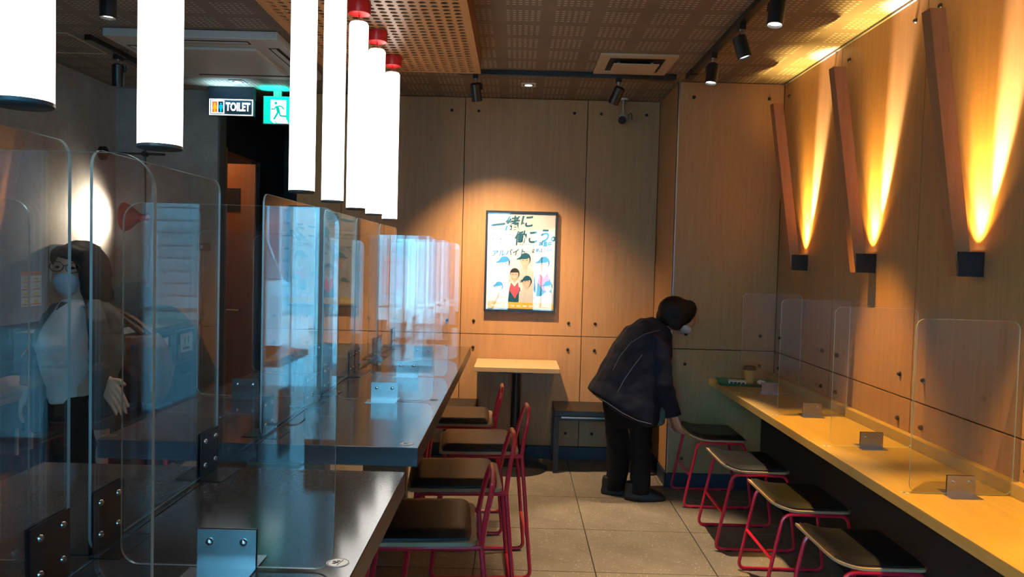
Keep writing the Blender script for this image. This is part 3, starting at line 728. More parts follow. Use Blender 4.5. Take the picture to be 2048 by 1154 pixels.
def low_stool():
    r = thing('low_stool', '-', 'stool'); z = 0.405; R_ = 0.0085
    cur = lambda x: 0.0 if x > -0.04 else 1.9 * (x + 0.04) ** 2
    ply_mesh(-0.18, 0.18, -0.195, 0.195, z + R_, 0.010, cur, 0.035).build('seat_board', 'plywood', r, True)
    cushion_mesh(-0.168, 0.172, -0.185, 0.185, z + R_ + 0.010, 0.024, cur).build('cushion', 'cushion', r, True)
    for s in (-1, 1):
        y = s * 0.19
        MB().tube(fillet([(0.10, y, z), (-0.125, y, z), (-0.205, y, 0.009), (0.215, y, 0.009), (0.16, y, z), (0.0, y, z)], 0.04), R_).build('leg_loop', 'red_paint', r, True)
        for fx in (-0.13, 0.15): MB().box(fx - 0.018, fx + 0.018, y - 0.008, y + 0.008, 0, 0.006).build('floor_glide', 'rubber', r)
    MB().tube([(-0.166, -0.19, 0.20), (-0.166, 0.19, 0.20)], R_).build('foot_rail', 'red_paint', r, True)
    for sx in (-0.06, 0.11): MB().tube([(sx, -0.19, z - 0.002), (sx, 0.19, z - 0.002)], R_ * 0.8).build('seat_rail', 'red_paint', r, True)
    return r
ls_ = low_stool()
for x, y, a, t in ((1.268, 4.885, 0.0, 'farthest one, touched by the bending person'), (1.285, 4.185, 0.0, 'second from the back wall'), (1.335, 3.56, 0.0, 'third from the back wall'), (1.34, 2.93, 0.0, 'nearest one in view, cut by the bottom edge')):
    c = copy_tree(ls_); c.location = (x, y, 0); c.rotation_euler = (0, 0, a); c['label'] = 'low red stool with black saddle seat, ' + t; c['group'] = 'low red stools at the wall counter'
drop_proto(ls_)

# ------------------------------------------------------------------ small table and benches at the back wall
r = thing('pedestal_table', 'small wood top table on a black post below the poster', 'table', (0.02, 5.50, 0))
B('table_top', 'pale_wood', r, -0.295, 0.30, -0.20, 0.268, 0.718, 0.75, c=0.002)
MB().lathe([(0.034, 0.02), (0.034, 0.715)], 20).build('post', 'black_metal', r, True)
MB().lathe([(0.24, 0.0), (0.24, 0.006), (0.22, 0.014), (0.05, 0.03), (0.034, 0.05)], 40).build('base', 'black_metal', r, True)
B('top_plate', 'black_metal', r, -0.12, 0.12, -0.12, 0.12, 0.70, 0.718)
tag(MB().lathe([(0.012, 0), (0.012, 0.0008), (0, 0.0008)], 16, (0.02, 5.66, 0.75)).build('round_sticker', 'sticker_ring'), 'tiny dark sticker on the small wood table', 'sticker')
def bench(label, x0, x1, y0, y1):
    r = thing('bench', label, 'bench', ((x0 + x1) / 2, (y0 + y1) / 2, 0), group='black benches by the back wall'); w, d = (x1 - x0) / 2, (y1 - y0) / 2
    B('cushion', 'bench_black', r, -w, w, -d, d, 0.405, 0.445, c=0.008)
    B('trim_strip', 'aluminium', r, -w + 0.05, w - 0.05, -d - 0.002, -d + 0.004, 0.392, 0.403)
    B('apron', 'bench_black', r, -w, w, -d, d, 0.375, 0.405)
    for sx in (-1, 1):
        for sy in (-1, 1):
            B('leg', 'black_metal', r, sx * w - (0.035 if sx > 0 else 0), sx * w + (0.035 if sx < 0 else 0), sy * d - (0.035 if sy > 0 else 0), sy * d + (0.035 if sy < 0 else 0), 0, 0.375)
bench('black bench right of the small table, behind the bending person', 0.295, 0.98, 5.385, 5.765)
bench('black bench left of the small table, half hidden by the high table', -0.90, -0.262, 5.43, 5.765)

# ------------------------------------------------------------------ tray and cup on the counter
def tray_mesh(w, d, h=0.016):
    prof = []
    m = MB(); rings = []
    for sc, z in ((0.93, 0.0), (1.0, h), (0.985, h + 0.001), (0.92, 0.003)):
        p = rrect(w * sc, d * sc, 0.03, 4); rings.append([(x - w * sc / 2, y - d * sc / 2, z) for x, y in p])
    return m.loft(rings)
r = thing('serving_tray', 'green serving tray at the far end of the wall counter', 'tray', (1.49, 4.93, 0.74), math.radians(-8))
tray_mesh(0.36, 0.26).build('tray_body', 'tray_green', r, True)
r = thing('coffee_cup', 'orange paper coffee cup with black lid on green tray', 'cup', (1.525, 4.96, 0.744))
MB().lathe([(0.027, 0), (0.0275, 0.004), (0.039, 0.088)], 28).build('cup_body', 'cup_paper', r, True)
MB().lathe([(0.0415, 0.084), (0.0425, 0.092), (0.040, 0.096), (0.038, 0.106), (0.034, 0.108), (0.033, 0.104), (0, 0.104)], 28).build('lid', 'black_metal', r, True)
r = thing('paper_packet', 'white printed paper packet lying on the green tray', 'packet', (1.43, 4.90, 0.744), math.radians(-14))
B('sheet', 'paper', r, -0.055, 0.055, -0.04, 0.04, 0, 0.022, c=0.004)
for k in range(4): B('print_line', 'print_dark', r, -0.045 + 0.024 * k, -0.028 + 0.024 * k, -0.0406, -0.04, 0.006, 0.016)
r = MB()
for k in range(40):
    a, b = random.uniform(0, PI * 2), random.uniform(-0.5, 1.2)
    R_ = 0.022 * random.uniform(0.7, 1.1)
    r.v.append((R_ * 1.6 * math.cos(a) * math.cos(b), R_ * math.sin(a) * math.cos(b), max(0.0, 0.01 + R_ * math.sin(b) * 0.9)))
bm = bmesh.new()
for v in r.v: bm.verts.new(v)
bmesh.ops.convex_hull(bm, input=bm.verts); me = bpy.data.meshes.new('crumpled_wrapper'); bm.to_mesh(me); bm.free(); me.materials.append(MATS['paper'])
o = bpy.data.objects.new('crumpled_wrapper', me); COL.objects.link(o); o.location = (1.585, 4.90, 0.744)
tag(o, 'crumpled paper wrapper beside the coffee cup on the tray', 'wrapper')

# ------------------------------------------------------------------ flat print helpers
def text(name, body, size, loc, material, parent=None, shear=0.0, tilt=0.0, xs=1.0, bold=0.0, rot=(PI / 2, 0, 0), align='LEFT'):
    cu = bpy.data.curves.new(name, 'FONT'); cu.body = body; cu.size = size; cu.shear = shear; cu.offset = bold; cu.align_x = align
    cu.resolution_u = 3; cu.extrude = 0.0004
    t = bpy.data.objects.new(name, cu); COL.objects.link(t)
    dg = bpy.context.evaluated_depsgraph_get(); me = bpy.data.meshes.new_from_object(t.evaluated_get(dg))
    bpy.data.objects.remove(t, do_unlink=True)
    me.materials.clear(); me.materials.append(MATS[material])
    o = bpy.data.objects.new(name, me); COL.objects.link(o); o.parent = parent
    o.matrix_local = Matrix.Translation(loc) @ Euler(rot).to_matrix().to_4x4() @ Matrix.Rotation(tilt, 4, 'Z') @ Matrix.Diagonal((xs, 1, 1, 1))
    return o
def flat_poly(name, pts, material, parent, Y, t=0.0004):
    """thin printed shape in an x-z plane facing -y"""
    n = len(pts); m = MB()
    m.add([(x, yy, z) for yy in (Y - t, Y) for x, z in pts], [tuple(range(n)), tuple(range(n, 2 * n))[::-1]] + [(i, (i + 1) % n, n + (i + 1) % n, n + i) for i in range(n)])
    return m.build(name, material, parent)
def ell(cx, cz, rx, rz, n=18, a0=0, a1=360, rot=0):
    out = []
    for k in range(n + (0 if a1 - a0 >= 360 else 1)):
        a = math.radians(a0 + (a1 - a0) * k / n); x, z = rx * math.cos(a), rz * math.sin(a)
        out.append((cx + x * math.cos(rot) - z * math.sin(rot), cz + x * math.sin(rot) + z * math.cos(rot)))
    return out

# ------------------------------------------------------------------ recruitment poster
PY = 5.752
po = thing('poster', 'framed recruitment poster with teal Japanese lettering and crew members', 'poster', (0, 0, 0))
X0, X1, Z0, Z1 = -0.236, 0.300, 1.108, 1.860
m = MB()
for q in ((X0, X1, Z1 - 0.016, Z1), (X0, X1, Z0, Z0 + 0.016), (X0, X0 + 0.016, Z0 + 0.016, Z1 - 0.016), (X1 - 0.016, X1, Z0 + 0.016, Z1 - 0.016)): m.box(q[0], q[1], PY - 0.012, YB, q[2], q[3])
m.build('frame', 'black_metal', po)
B('sheet', 'print_white', po, X0 + 0.016, X1 - 0.016, PY, PY + 0.006, Z0 + 0.016, Z1 - 0.016)
def pc(x, y):
    """poster print coordinates: pixel of a 5.018x close-up -> (x, z) on the sheet"""
    p = at(960 + x / 5.018, 410 + y / 5.018, PY); return p.x, p.z
def pp(name, pts, material, lift=1): return flat_poly(name, [pc(*p) for p in pts], material, po, PY - 0.0004 * lift)
TL = math.radians(4.5)
flat_poly('print_band', [pc(105, 82), pc(768, 100), pc(762, 230), pc(100, 300)], 'print_grey', po, PY - 0.0001)
def pt(name, body, size_px, x, y, material='print_teal', tilt=TL, xs=1.0, bold=0.002, shear=0.22):
    X, Z = pc(x, y); return text(name, body, size_px * 0.00072, (X, PY - 0.0012, Z), material, po, shear, tilt, xs, bold)
pt('headline', '一緒に', 150, 105, 262, xs=1.0, bold=0.0028, tilt=math.radians(8)); pt('headline', '働こう。', 150, 345, 392, xs=0.84, bold=0.0028, tilt=math.radians(7))
pt('small_print', 'マクドナルドには', 24, 120, 308, 'print_dark', bold=0.0003, tilt=math.radians(3)); pt('small_print', 'あなたに合う働き方', 24, 118, 350, 'print_dark', bold=0.0003, tilt=math.radians(3), xs=0.85); pt('small_print', 'きっとみつかる。', 24, 116, 385, 'print_dark', bold=0.0003, tilt=math.radians(3))
pt('headline', 'アルバイト', 72, 112, 512, bold=0.0012); pt('headline', '募集中', 58, 585, 418, bold=0.0012, xs=0.80); pt('headline', '応募はこちら', 46, 520, 478, 'print_dark', bold=0.0005, xs=0.8)
pp('emblem', [(125, 145), (132, 122), (139, 136), (146, 122), (155, 145), (148, 145), (144, 132), (139, 144), (135, 132), (131, 145)], 'print_pink')
def crew(cx, cy, s, cap=True, shirt='print_grey', vest=None, lean=0):
    w = 52 * s
    pp('print_torso', [(cx - 105 * s, cy + 330 * s), (cx - 95 * s, cy + 130 * s), (cx - 30 * s, cy + 78 * s), (cx + 30 * s, cy + 78 * s), (cx + 95 * s, cy + 130 * s), (cx + 108 * s, cy + 330 * s)], shirt, 1 + layer[0])
    if vest: pp('print_vest', [(cx - 78 * s, cy + 330 * s), (cx - 62 * s, cy + 190 * s), (cx, cy + 270 * s), (cx + 62 * s, cy + 150 * s), (cx + 86 * s, cy + 330 * s)], 'print_teal', 2 + layer[0]); pp('print_scarf', [(cx - 40 * s, cy + 100 * s), (cx, cy + 150 * s), (cx + 40 * s, cy + 95 * s), (cx + 58 * s, cy + 190 * s), (cx + 5 * s, cy + 290 * s), (cx - 62 * s, cy + 190 * s)], vest, 3 + layer[0])
    def e(nm, x, y, rx, ry, mt, lf, a0=0, a1=360): pp(nm, [(x + rx * math.cos(math.radians(a0 + (a1 - a0) * k / 16)), y + ry * math.sin(math.radians(a0 + (a1 - a0) * k / 16))) for k in range(16 if a1 - a0 == 360 else 17)], mt, lf + layer[0])
    e('print_neck', cx, cy + 62 * s, 24 * s, 42 * s, 'print_skin', 2)
    e('print_hair', cx + 4 * s, cy - 6 * s, w * 1.05, 62 * s, 'print_dark', 3)
    e('print_face', cx, cy + 8 * s, w * 0.88, 64 * s, 'print_skin', 4)
    e('print_hair', cx, cy - 4 * s, w * 1.0, 62 * s, 'print_teal' if cap else 'print_dark', 5, 190, 350)
    if cap: pp('print_cap_peak', [(cx - 90 * s, cy - 2 * s), (cx - 50 * s, cy - 26 * s), (cx + 50 * s, cy - 26 * s), (cx + 20 * s, cy - 6 * s)], 'print_teal', 6 + layer[0])
    pp('print_mouth', [(cx - 20 * s, cy + 38 * s), (cx + 14 * s, cy + 38 * s), (cx - 2 * s, cy + 48 * s)], 'print_white', 6 + layer[0])
    for ex in (-20, 18): pp('print_eye', [(cx + (ex - 9) * s, cy + 4 * s), (cx + (ex + 9) * s, cy + 4 * s), (cx + (ex + 9) * s, cy + 9 * s), (cx + (ex - 9) * s, cy + 9 * s)], 'print_dark', 6 + layer[0])
layer = [0]
for a in ((452, 548, 1.0, True), (243, 580, 1.0, True), (640, 585, 1.0, True, 'print_white', 'print_pink')): crew(*a)
layer = [6]
crew(346, 690, 0.86, False, 'print_white', 'print_pink')
layer = [9]
for a in ((188, 815, 0.72, True), (470, 765, 0.82, True), (680, 815, 0.78, True)): crew(*a)
pp('print_strip', [(76, 968), (300, 972), (745, 992), (743, 1052), (74, 1030)], 'print_yellow', 17)
for k in range(9): pp('print_mark', [(120 + k * 62, 996 + k * 2), (160 + k * 62, 997 + k * 2), (158 + k * 62, 1012 + k * 2), (118 + k * 62, 1011 + k * 2)], 'print_white', 18)
B('glazing', 'acrylic', po, X0 + 0.016, X1 - 0.016, PY - 0.0115, PY - 0.0095, Z0 + 0.016, Z1 - 0.016)

# ------------------------------------------------------------------ toilet sign and exit sign
def P2(px, py, Y): p = at(px, py, Y); return p.x, p.z
YT = 5.66
ts = thing('toilet_sign', 'lit TOILET sign with orange and blue figures hanging from ceiling', 'sign')
xl, zt = P2(422, 201, YT); xr, zb = P2(508, 233, YT)
zt = P2(465, 200, YT)[1]; zb = P2(465, 232, YT)[1]
B('mount_plate', 'navy', ts, xl - 0.004, xr + 0.004, YT - 0.03, YT + 0.03, zt, ZC)
B('backing', 'sign_backing', ts, xl, xr, YT - 0.025, YT + 0.025, zb, zt)
m = MB(); e = 0.005
for q in ((xl, xr, zt - e, zt), (xl, xr, zb, zb + e), (xl, xl + e, zb + e, zt - e), (xr - e, xr, zb + e, zt - e)): m.box(q[0], q[1], YT - 0.030, YT - 0.025, q[2], q[3])
m.build('lit_border', 'sign_white', ts)
hgt = zt - zb; ix0, ix1 = xl + 0.014, xl + 0.014 + hgt * 0.80
m = MB(); e = 0.005
for q in ((ix0, ix1, zt - 0.016, zt - 0.016 + e), (ix0, ix1, zb + 0.013, zb + 0.013 + e), (ix0, ix0 + e, zb + 0.013, zt - 0.012), (ix1 - e, ix1, zb + 0.013, zt - 0.012)): m.box(q[0], q[1], YT - 0.030, YT - 0.025, q[2], q[3])
m.build('icon_border', 'sign_white', ts)
fw = (ix1 - ix0); cz = (zt + zb) / 2
flat_poly('icon_panel', [(ix0 + e, zb + 0.018), (ix0 + fw * 0.47, zb + 0.018), (ix0 + fw * 0.47, zt - 0.017), (ix0 + e, zt - 0.017)], 'sign_red', ts, YT - 0.0255)
flat_poly('icon_panel', [(ix0 + fw * 0.53, zb + 0.018), (ix1 - e, zb + 0.018), (ix1 - e, zt - 0.017), (ix0 + fw * 0.53, zt - 0.017)], 'navy', ts, YT - 0.0255)
flat_poly('icon_divider', [(ix0 + fw * 0.47, zb + 0.018), (ix0 + fw * 0.53, zb + 0.018), (ix0 + fw * 0.53, zt - 0.017), (ix0 + fw * 0.47, zt - 0.017)], 'sign_white', ts, YT - 0.0256)
for fx, mt in ((0.27, 'sign_orange'), (0.74, 'sign_blue')):
    x = ix0 + fw * fx; h = hgt * 0.55; z0 = zb + 0.022
    flat_poly('figure_head', ell(x, z0 + h * 0.93, h * 0.10, h * 0.10, 12), mt, ts, YT - 0.026)
    if mt == 'sign_orange': pts = [(x - h * .13, z0 + h * .8), (x + h * .13, z0 + h * .8), (x + h * .25, z0 + h * .33), (x + h * .1, z0 + h * .33), (x + h * .1, z0), (x - h * .1, z0), (x - h * .1, z0 + h * .33), (x - h * .25, z0 + h * .33)]
    else: pts = [(x - h * .2, z0 + h * .8), (x + h * .2, z0 + h * .8), (x + h * .2, z0 + h * .38), (x + h * .12, z0 + h * .38), (x + h * .1, z0), (x - h * .1, z0), (x - h * .12, z0 + h * .38), (x - h * .2, z0 + h * .38)]
    flat_poly('figure_body', pts, mt, ts, YT - 0.026)
text('lettering', 'TOILET', 0.082, (ix1 + 0.012, YT - 0.0275, zb + 0.034), 'sign_white', ts, xs=0.66, bold=0.0022)
light('toilet_sign_glow', 'AREA', ((xl + xr) / 2, YT - 0.05, (zt + zb) / 2), 1.6, (0.45, 0.85, 1.0), shape='RECTANGLE', size=0.3, size_y=0.1, spread=math.radians(100), aim=((xl + xr) / 2, YT - 0.2, zt + 0.45))
YE = 5.74
es = thing('exit_sign', 'glowing green emergency exit sign with a running figure', 'sign')
xl, zt = P2(528, 193, YE); zb = P2(550, 247, YE)[1]; xr = xl + (zt - zb)
B('casing', 'white_plastic', es, xl - 0.004, xr + 0.004, YE, YE + 0.03, zb - 0.004, zt + 0.004)
B('hanger', 'white_plastic', es, (xl + xr) / 2 - 0.03, (xl + xr) / 2 + 0.03, YE + 0.005, YE + 0.025, zt + 0.004, ZC)
flat_poly('green_face', [(xl, zb), (xr, zb), (xr, zt), (xl, zt)], 'sign_green', es, YE)
w = zt - zb; g = lambda u, v: (xl + u * w, zb + v * w)
flat_poly('white_doorway', [g(.26, .88), g(.84, .88), g(.84, .20), g(.93, .02), g(.38, .02), g(.26, .12)], 'sign_white', es, YE - 0.0005)
flat_poly('runner_head', ell(*g(.455, .765), w * .058, w * .058, 14), 'sign_runner', es, YE - 0.001)
def limb(pts, wd):
    out = []; L = [g(*p) for p in pts]
    a = []; b = []
    for i, p in enumerate(L):
        q0 = Vector(L[max(i - 1, 0)]); q1 = Vector(L[min(i + 1, len(L) - 1)]); t = (q1 - q0).normalized(); n = Vector((-t.y, t.x)) * wd * w
        a.append(tuple(Vector(p) + n)); b.append(tuple(Vector(p) - n))
    flat_poly('runner_limb', a + b[::-1], 'sign_runner', es, YE - 0.001)
limb([(.50, .66), (.56, .42)], .062); limb([(.48, .66), (.40, .54), (.27, .54)], .027); limb([(.56, .67), (.68, .63), (.77, .53)], .027)
limb([(.54, .43), (.46, .28), (.38, .15)], .038); limb([(.58, .43), (.63, .29), (.85, .28)], .035)
flat_poly('runner_shadow', [g(.38, .12), g(.44, .10), g(.52, .02), g(.46, .02)], 'sign_runner', es, YE - 0.001)
light('exit_sign_glow', 'AREA', ((xl + xr) / 2, YE - 0.05, zt - 0.02), 1.3, (0.0, 1.0, 0.85), shape='RECTANGLE', size=0.18, size_y=0.1, spread=math.radians(100), aim=((xl + xr) / 2, YE - 0.2, zt + 0.45))

# ------------------------------------------------------------------ security camera
r = thing('security_camera', 'small security camera hanging by the back wall beside the spotlight', 'camera', (0.755, 5.70, ZC))
MB().lathe([(0.03, -0.012), (0.03, 0)], 16).build('mount', 'white_plastic', r, True)
MB().tube([(0, 0, -0.01), (0, 0, -0.11)], 0.008).build('arm', 'aluminium', r, True)
d = Vector((-0.25, -1, -0.45)).normalized()
MB().lathe([(0.026, -0.05), (0.034, -0.045), (0.034, 0.045), (0.030, 0.05)], 18, (0, 0, -0.145), d).build('body', 'white_plastic', r, True)
MB().lathe([(0.030, 0.045), (0.030, 0.056), (0, 0.058)], 18, (0, 0, -0.145), d).build('lens', 'black_metal', r, True)
MB().tube(fillet([(0.035, 0, -0.12), (0.06, 0.0, -0.10), (0.065, 0, -0.15)], 0.015), 0.003, 5).build('cable', 'wire', r, True)

# ------------------------------------------------------------------ left side fittings
r = thing('swing_arm_lamp', 'black arm wall lamp with a red cone shade on concrete wall', 'wall lamp', (XL, 5.58, 2.19))
MB().lathe([(0.05, 0), (0.05, 0.03), (0.02, 0.05)], 20, (0, 0, 0), (1, 0, 0)).build('wall_mount', 'black_metal', r, True)
MB().tube([(0.04, 0, 0), (0.46, 0, 0)], 0.009).build('arm', 'black_metal', r, True)
MB().tube([(0.318, 0, 0.15), (0.318, 0, -0.46)], 0.008).build('rod', 'black_metal', r, True)
MB().lathe([(0.02, -0.02), (0.02, 0.02)], 12, (0.318, 0, 0.0), (0, 1, 0)).build('joint', 'black_metal', r, True)
MB().lathe([(0.014, 0.03), (0.024, 0.02), (0.024, -0.02), (0.034, -0.045), (0.060, -0.075), (0.092, -0.115), (0.105, -0.145), (0.103, -0.147), (0.088, -0.112), (0.03, -0.05)], 32, (0.318, 0, -0.455), (1, 0, 0), caps=False).build('shade', 'shade_red', r, True)
MB().lathe([(0.0, -0.125), (0.022, -0.115), (0.028, -0.095), (0.02, -0.06)], 14, (0.318, 0, -0.455), (1, 0, 0)).build('bulb', 'lens', r, True)
light('shade_light', 'SPOT', (XL + 0.318 - 0.13, 5.58, 2.19 - 0.455), 95, (1.0, 0.80, 0.58), spot_size=math.radians(140), spot_blend=1.0, shadow_soft_size=0.03, aim=(XL, 5.50, 1.72))
# paper towel dispenser
r = thing('towel_dispenser', 'white paper towel dispenser on the left wall behind the woman', 'dispenser', (XL, 5.14, 1.27))
B('body', 'white_plastic', r, 0.0, 0.15, -0.19, 0.19, 0.0, 0.25, c=0.02); B('outlet', 'black_paint_and_shade', r, 0.04, 0.12, -0.12, 0.12, -0.004, 0.003); B('cover_seam', 'bin_grey', r, 0.146, 0.1515, -0.18, 0.18, 0.06, 0.064)
# switch box on the end wall
pa, pb = at(396, 486, YB), at(421, 502, YB)
r = thing('switch_box', 'small blue grey switch box on the concrete end wall', 'switch', ((pa.x + pb.x) / 2, YB, (pa.z + pb.z) / 2))
B('plate', 'bin_grey', r, -0.047, 0.047, -0.012, 0, -0.03, 0.03, c=0.003); B('rocker', 'white_plastic', r, -0.022, -0.006, -0.015, -0.012, -0.012, 0.012)
# sorting notice
r = thing('notice', 'small orange and white sorting notice on the left wall', 'notice', (XL, 4.78, 1.13))
B('sheet', 'paper', r, 0.0, 0.002, -0.10, 0.10, 0, 0.215); B('heading', 'print_orange', r, 0.002, 0.0025, -0.10, 0.10, 0.19, 0.215)
for k in range(4):
    for s in (-1, 1):
        B('caption', 'print_orange', r, 0.002, 0.0026, s * 0.048 - 0.042, s * 0.048 + 0.042, 0.008 + k * 0.046, 0.018 + k * 0.046)
        B('picture', 'print_yellow', r, 0.002, 0.0026, s * 0.048 - 0.022, s * 0.048 + 0.02, 0.024 + k * 0.046, 0.040 + k * 0.046)
# dark counter and white box on the left
r = thing('side_cabinet', 'low dark cabinet with pale top along the left wall', 'cabinet', (XL + 0.021, 4.0, 0))
B('body', 'navy', r, 0, 0.42, -0.55, 0.55, 0.05, 0.70, c=0.003); B('top', 'base_wood', r, 0, 0.44, -0.56, 0.56, 0.70, 0.73, c=0.003); B('plinth', 'black_paint_and_shade', r, 0.0, 0.38, -0.54, 0.54, 0, 0.05)
for k in (-1, 1):
    d_ = B('door', 'navy', r, 0.42, 0.432, k * 0.275 - 0.265, k * 0.275 + 0.265, 0.07, 0.68, c=0.002); B('handle', 'aluminium', d_, 0.432, 0.442, k * 0.06 - 0.008, k * 0.06 + 0.008, 0.42, 0.56)
r = thing('napkin_box', 'white napkin box standing on the low dark cabinet', 'box', (XL + 0.26, 3.82, 0.73))
B('case', 'white_plastic', r, -0.06, 0.06, -0.07, 0.07, 0, 0.13, c=0.01); B('napkin', 'paper', r, -0.02, 0.02, -0.05, 0.05, 0.125, 0.145)
# waste sorting station
r = thing('waste_station', 'grey waste sorting cabinet with paper flaps along the left wall', 'waste cabinet', (XL + 0.021, 5.17, 0))
B('body', 'navy', r, 0, 0.60, -0.59, 0.60, 0.0, 0.69, c=0.003); B('hood', 'bin_grey', r, 0, 0.585, -0.59, 0.60, 0.69, 0.95); B('top', 'bin_grey', r, 0, 0.63, -0.60, 0.605, 0.95, 0.985, c=0.003)
for k in range(3):
    y = -0.40 + k * 0.395
    fr = B('flap_frame', 'bin_grey', r, 0.585, 0.612, y - 0.18, y + 0.18, 0.695, 0.945, c=0.004)
    B('opening', 'black_paint_and_shade', fr, 0.606, 0.6135, y - 0.145, y + 0.145, 0.715, 0.925); B('flap', 'bin_grey', fr, 0.6135, 0.619, y - 0.14, y + 0.14, 0.72, 0.83)
    nt_ = B('flap_notice', 'paper', fr, 0.619, 0.6205, y - 0.10, y + 0.10, 0.77, 0.905)
    B('notice_print', 'print_dark', nt_, 0.6205, 0.621, y - 0.06, y + 0.05, 0.79, 0.805)
    for q in (-0.03, 0.03): B('notice_figure', 'print_dark', nt_, 0.6205, 0.621, y + q - 0.01, y + q + 0.01, 0.83, 0.885)
    d_ = B('door', 'navy', r, 0.60, 0.612, y - 0.185, y + 0.185, 0.06, 0.68, c=0.002); B('handle', 'aluminium', d_, 0.612, 0.622, y - 0.05, y + 0.05, 0.60, 0.615)
names = ['lowest', 'second lowest', 'middle', 'second highest', 'topmost']
for k in range(5):
    t_ = thing('serving_tray', 'green tray stacked on the waste cabinet, %s of the pile' % names[k], 'tray', (XL + 0.30, 4.92, 0.985 + k * 0.018), math.radians(90 + random.uniform(-2, 2)), group='stacked green trays')
    tray_mesh(0.42, 0.32, 0.022).build('tray_body', 'tray_green', t_, True)

# ------------------------------------------------------------------ people
def ring(pa, pb, hy, Y, n=20, p=2.3):
    A, Bv = at(*pa, Y), at(*pb, Y); c = (A + Bv) / 2; h = (Bv - A) / 2; out = []
    for k in range(n):
        a = 2 * PI * k / n; ca, sa = math.cos(a), math.sin(a)
        out.append(c + h * math.copysign(abs(ca) ** (2 / p), ca) + Vector((0, hy * math.copysign(abs(sa) ** (2 / p), sa), 0)))
    return out
def capsule(m, p0, p1, r0, r1, n=14):
    p0, p1 = Vector(p0), Vector(p1); L = (p1 - p0).length; ax = (p1 - p0) / max(L, 1e-6)
    prof = [(r0 * math.sin(a), -r0 * math.cos(a)) for a in (PI * k / 12 for k in range(0, 7))] + [(r1 * math.cos(a), L + r1 * math.sin(a)) for a in (PI * k / 12 for k in range(0, 7))]
    m.lathe(prof, n, p0, ax)
def ellipsoid(m, c, rx, ry, rz, rot=(0, 0, 0), n=20):
    R_ = Euler(rot).to_matrix(); c = Vector(c); rings = []
    for i in range(1, 12):
        a = PI * i / 12
        rings.append([c + R_ @ Vector((rx * math.sin(a) * math.cos(2 * PI * k / n), ry * math.sin(a) * math.sin(2 * PI * k / n), -rz * math.cos(a))) for k in range(n)])
    m.loft(rings)
def organic(name, m, material, parent=None, voxel=0.008, smooth=4, folds=0.0, fold_size=0.06, cut=None):
    """fuse overlapping closed pieces into one continuous skin"""
    o = m.build(name, material)
    md = o.modifiers.new('remesh', 'REMESH'); md.mode = 'VOXEL'; md.voxel_size = voxel
    if smooth: sm = o.modifiers.new('smooth', 'SMOOTH'); sm.factor = 0.5; sm.iterations = smooth
    if folds:
        tx = bpy.data.textures.new(name + '_folds', 'CLOUDS'); tx.noise_scale = fold_size; tx.noise_depth = 1
        dp = o.modifiers.new('folds', 'DISPLACE'); dp.texture = tx; dp.strength = folds; dp.mid_level = 0.5; dp.texture_coords = 'GLOBAL'
    dg = bpy.context.evaluated_depsgraph_get(); me = bpy.data.meshes.new_from_object(o.evaluated_get(dg))
    o.modifiers.clear(); o.data = me; me.name = name
    me.polygons.foreach_set('use_smooth', [True] * len(me.polygons))
    if not me.materials: me.materials.append(MATS[material])
    if parent: o.parent = parent
    return o
def hand(m, wrist, palm_dir, side_dir, flat_dir, s=1.0, curl=0.5, thumb=1):
    """palm with five bent fingers; directions are unit vectors"""
    w = Vector(wrist); d, sd, fd = (Vector(q).normalized() for q in (palm_dir, side_dir, flat_dir))
    c = w + d * 0.045 * s
    for k in range(4):
        root = w + d * 0.082 * s + sd * (k - 1.5) * 0.0195 * s
        capsule(m, w + sd * (k - 1.5) * 0.013 * s, root, 0.0135 * s, 0.0115 * s, 10)
        L = (0.068, 0.078, 0.072, 0.056)[k] * s; q = root; a = 0.25
        for seg in range(3):
            a += curl * (0.5 + 0.35 * seg); nd = d * math.cos(a) + fd * math.sin(a); e = q + nd * L * (0.45, 0.32, 0.25)[seg]
            capsule(m, q, e, (0.0098 - 0.0012 * seg) * s, (0.0088 - 0.0012 * seg) * s, 9); q = e
    b = w + d * 0.025 * s - sd * 0.026 * s * thumb
    k1 = b + (d * 0.6 - sd * 0.75 * thumb + fd * 0.2).normalized() * 0.035 * s; k2 = k1 + (d * 0.85 - sd * 0.35 * thumb + fd * 0.3).normalized() * 0.032 * s
    capsule(m, w + d * 0.01, b, 0.014 * s, 0.0135 * s, 9); capsule(m, b, k1, 0.0125 * s, 0.0105 * s, 9); capsule(m, k1, k2, 0.0105 * s, 0.0085 * s, 9)

# --- person bending over the far low stool
YP = 4.88
q = lambda x, y, dy=0.0: at(x, y, YP + dy)
m = MB()
ellipsoid(m, q(1355, 631, 0.0), 0.076, 0.070, 0.096, (0, math.radians(42), 0))            # skull, tipped forwards
ellipsoid(m, q(1367, 644, 0.0), 0.060, 0.058, 0.075, (0, math.radians(55), 0))            # face
capsule(m, q(1379, 651), q(1382, 654), 0.011, 0.009)                                         # nose
for s in (-1, 1): ellipsoid(m, q(1350, 640, s * 0.074), 0.018, 0.010, 0.027, (0, math.radians(40), 0))
capsule(m, q(1346, 640), q(1318, 655), 0.052, 0.058)                                         # neck
m.loft([ring((1300, 640), (1330, 662), 0.10, YP), ring((1262, 665), (1325, 700), 0.16, YP), ring((1230, 710), (1305, 745), 0.15, YP), ring((1212, 760), (1285, 790), 0.15, YP), ring((1210, 800), (1280, 815), 0.14, YP)])
sh, el, wr = q(1321, 690, -0.16), q(1330, 768, -0.15), q(1349, 832, -0.10)
capsule(m, sh, el, 0.034, 0.034); capsule(m, el, wr, 0.038, 0.024)
hand(m, wr, q(1362, 868, -0.07) - wr, (0.25, -1, 0.25), (1, 0.2, -0.1), 0.95, 0.30, 1)
sh2, el2, wr2 = q(1318, 700, 0.16), q(1322, 770, 0.18), q(1335, 828, 0.16)
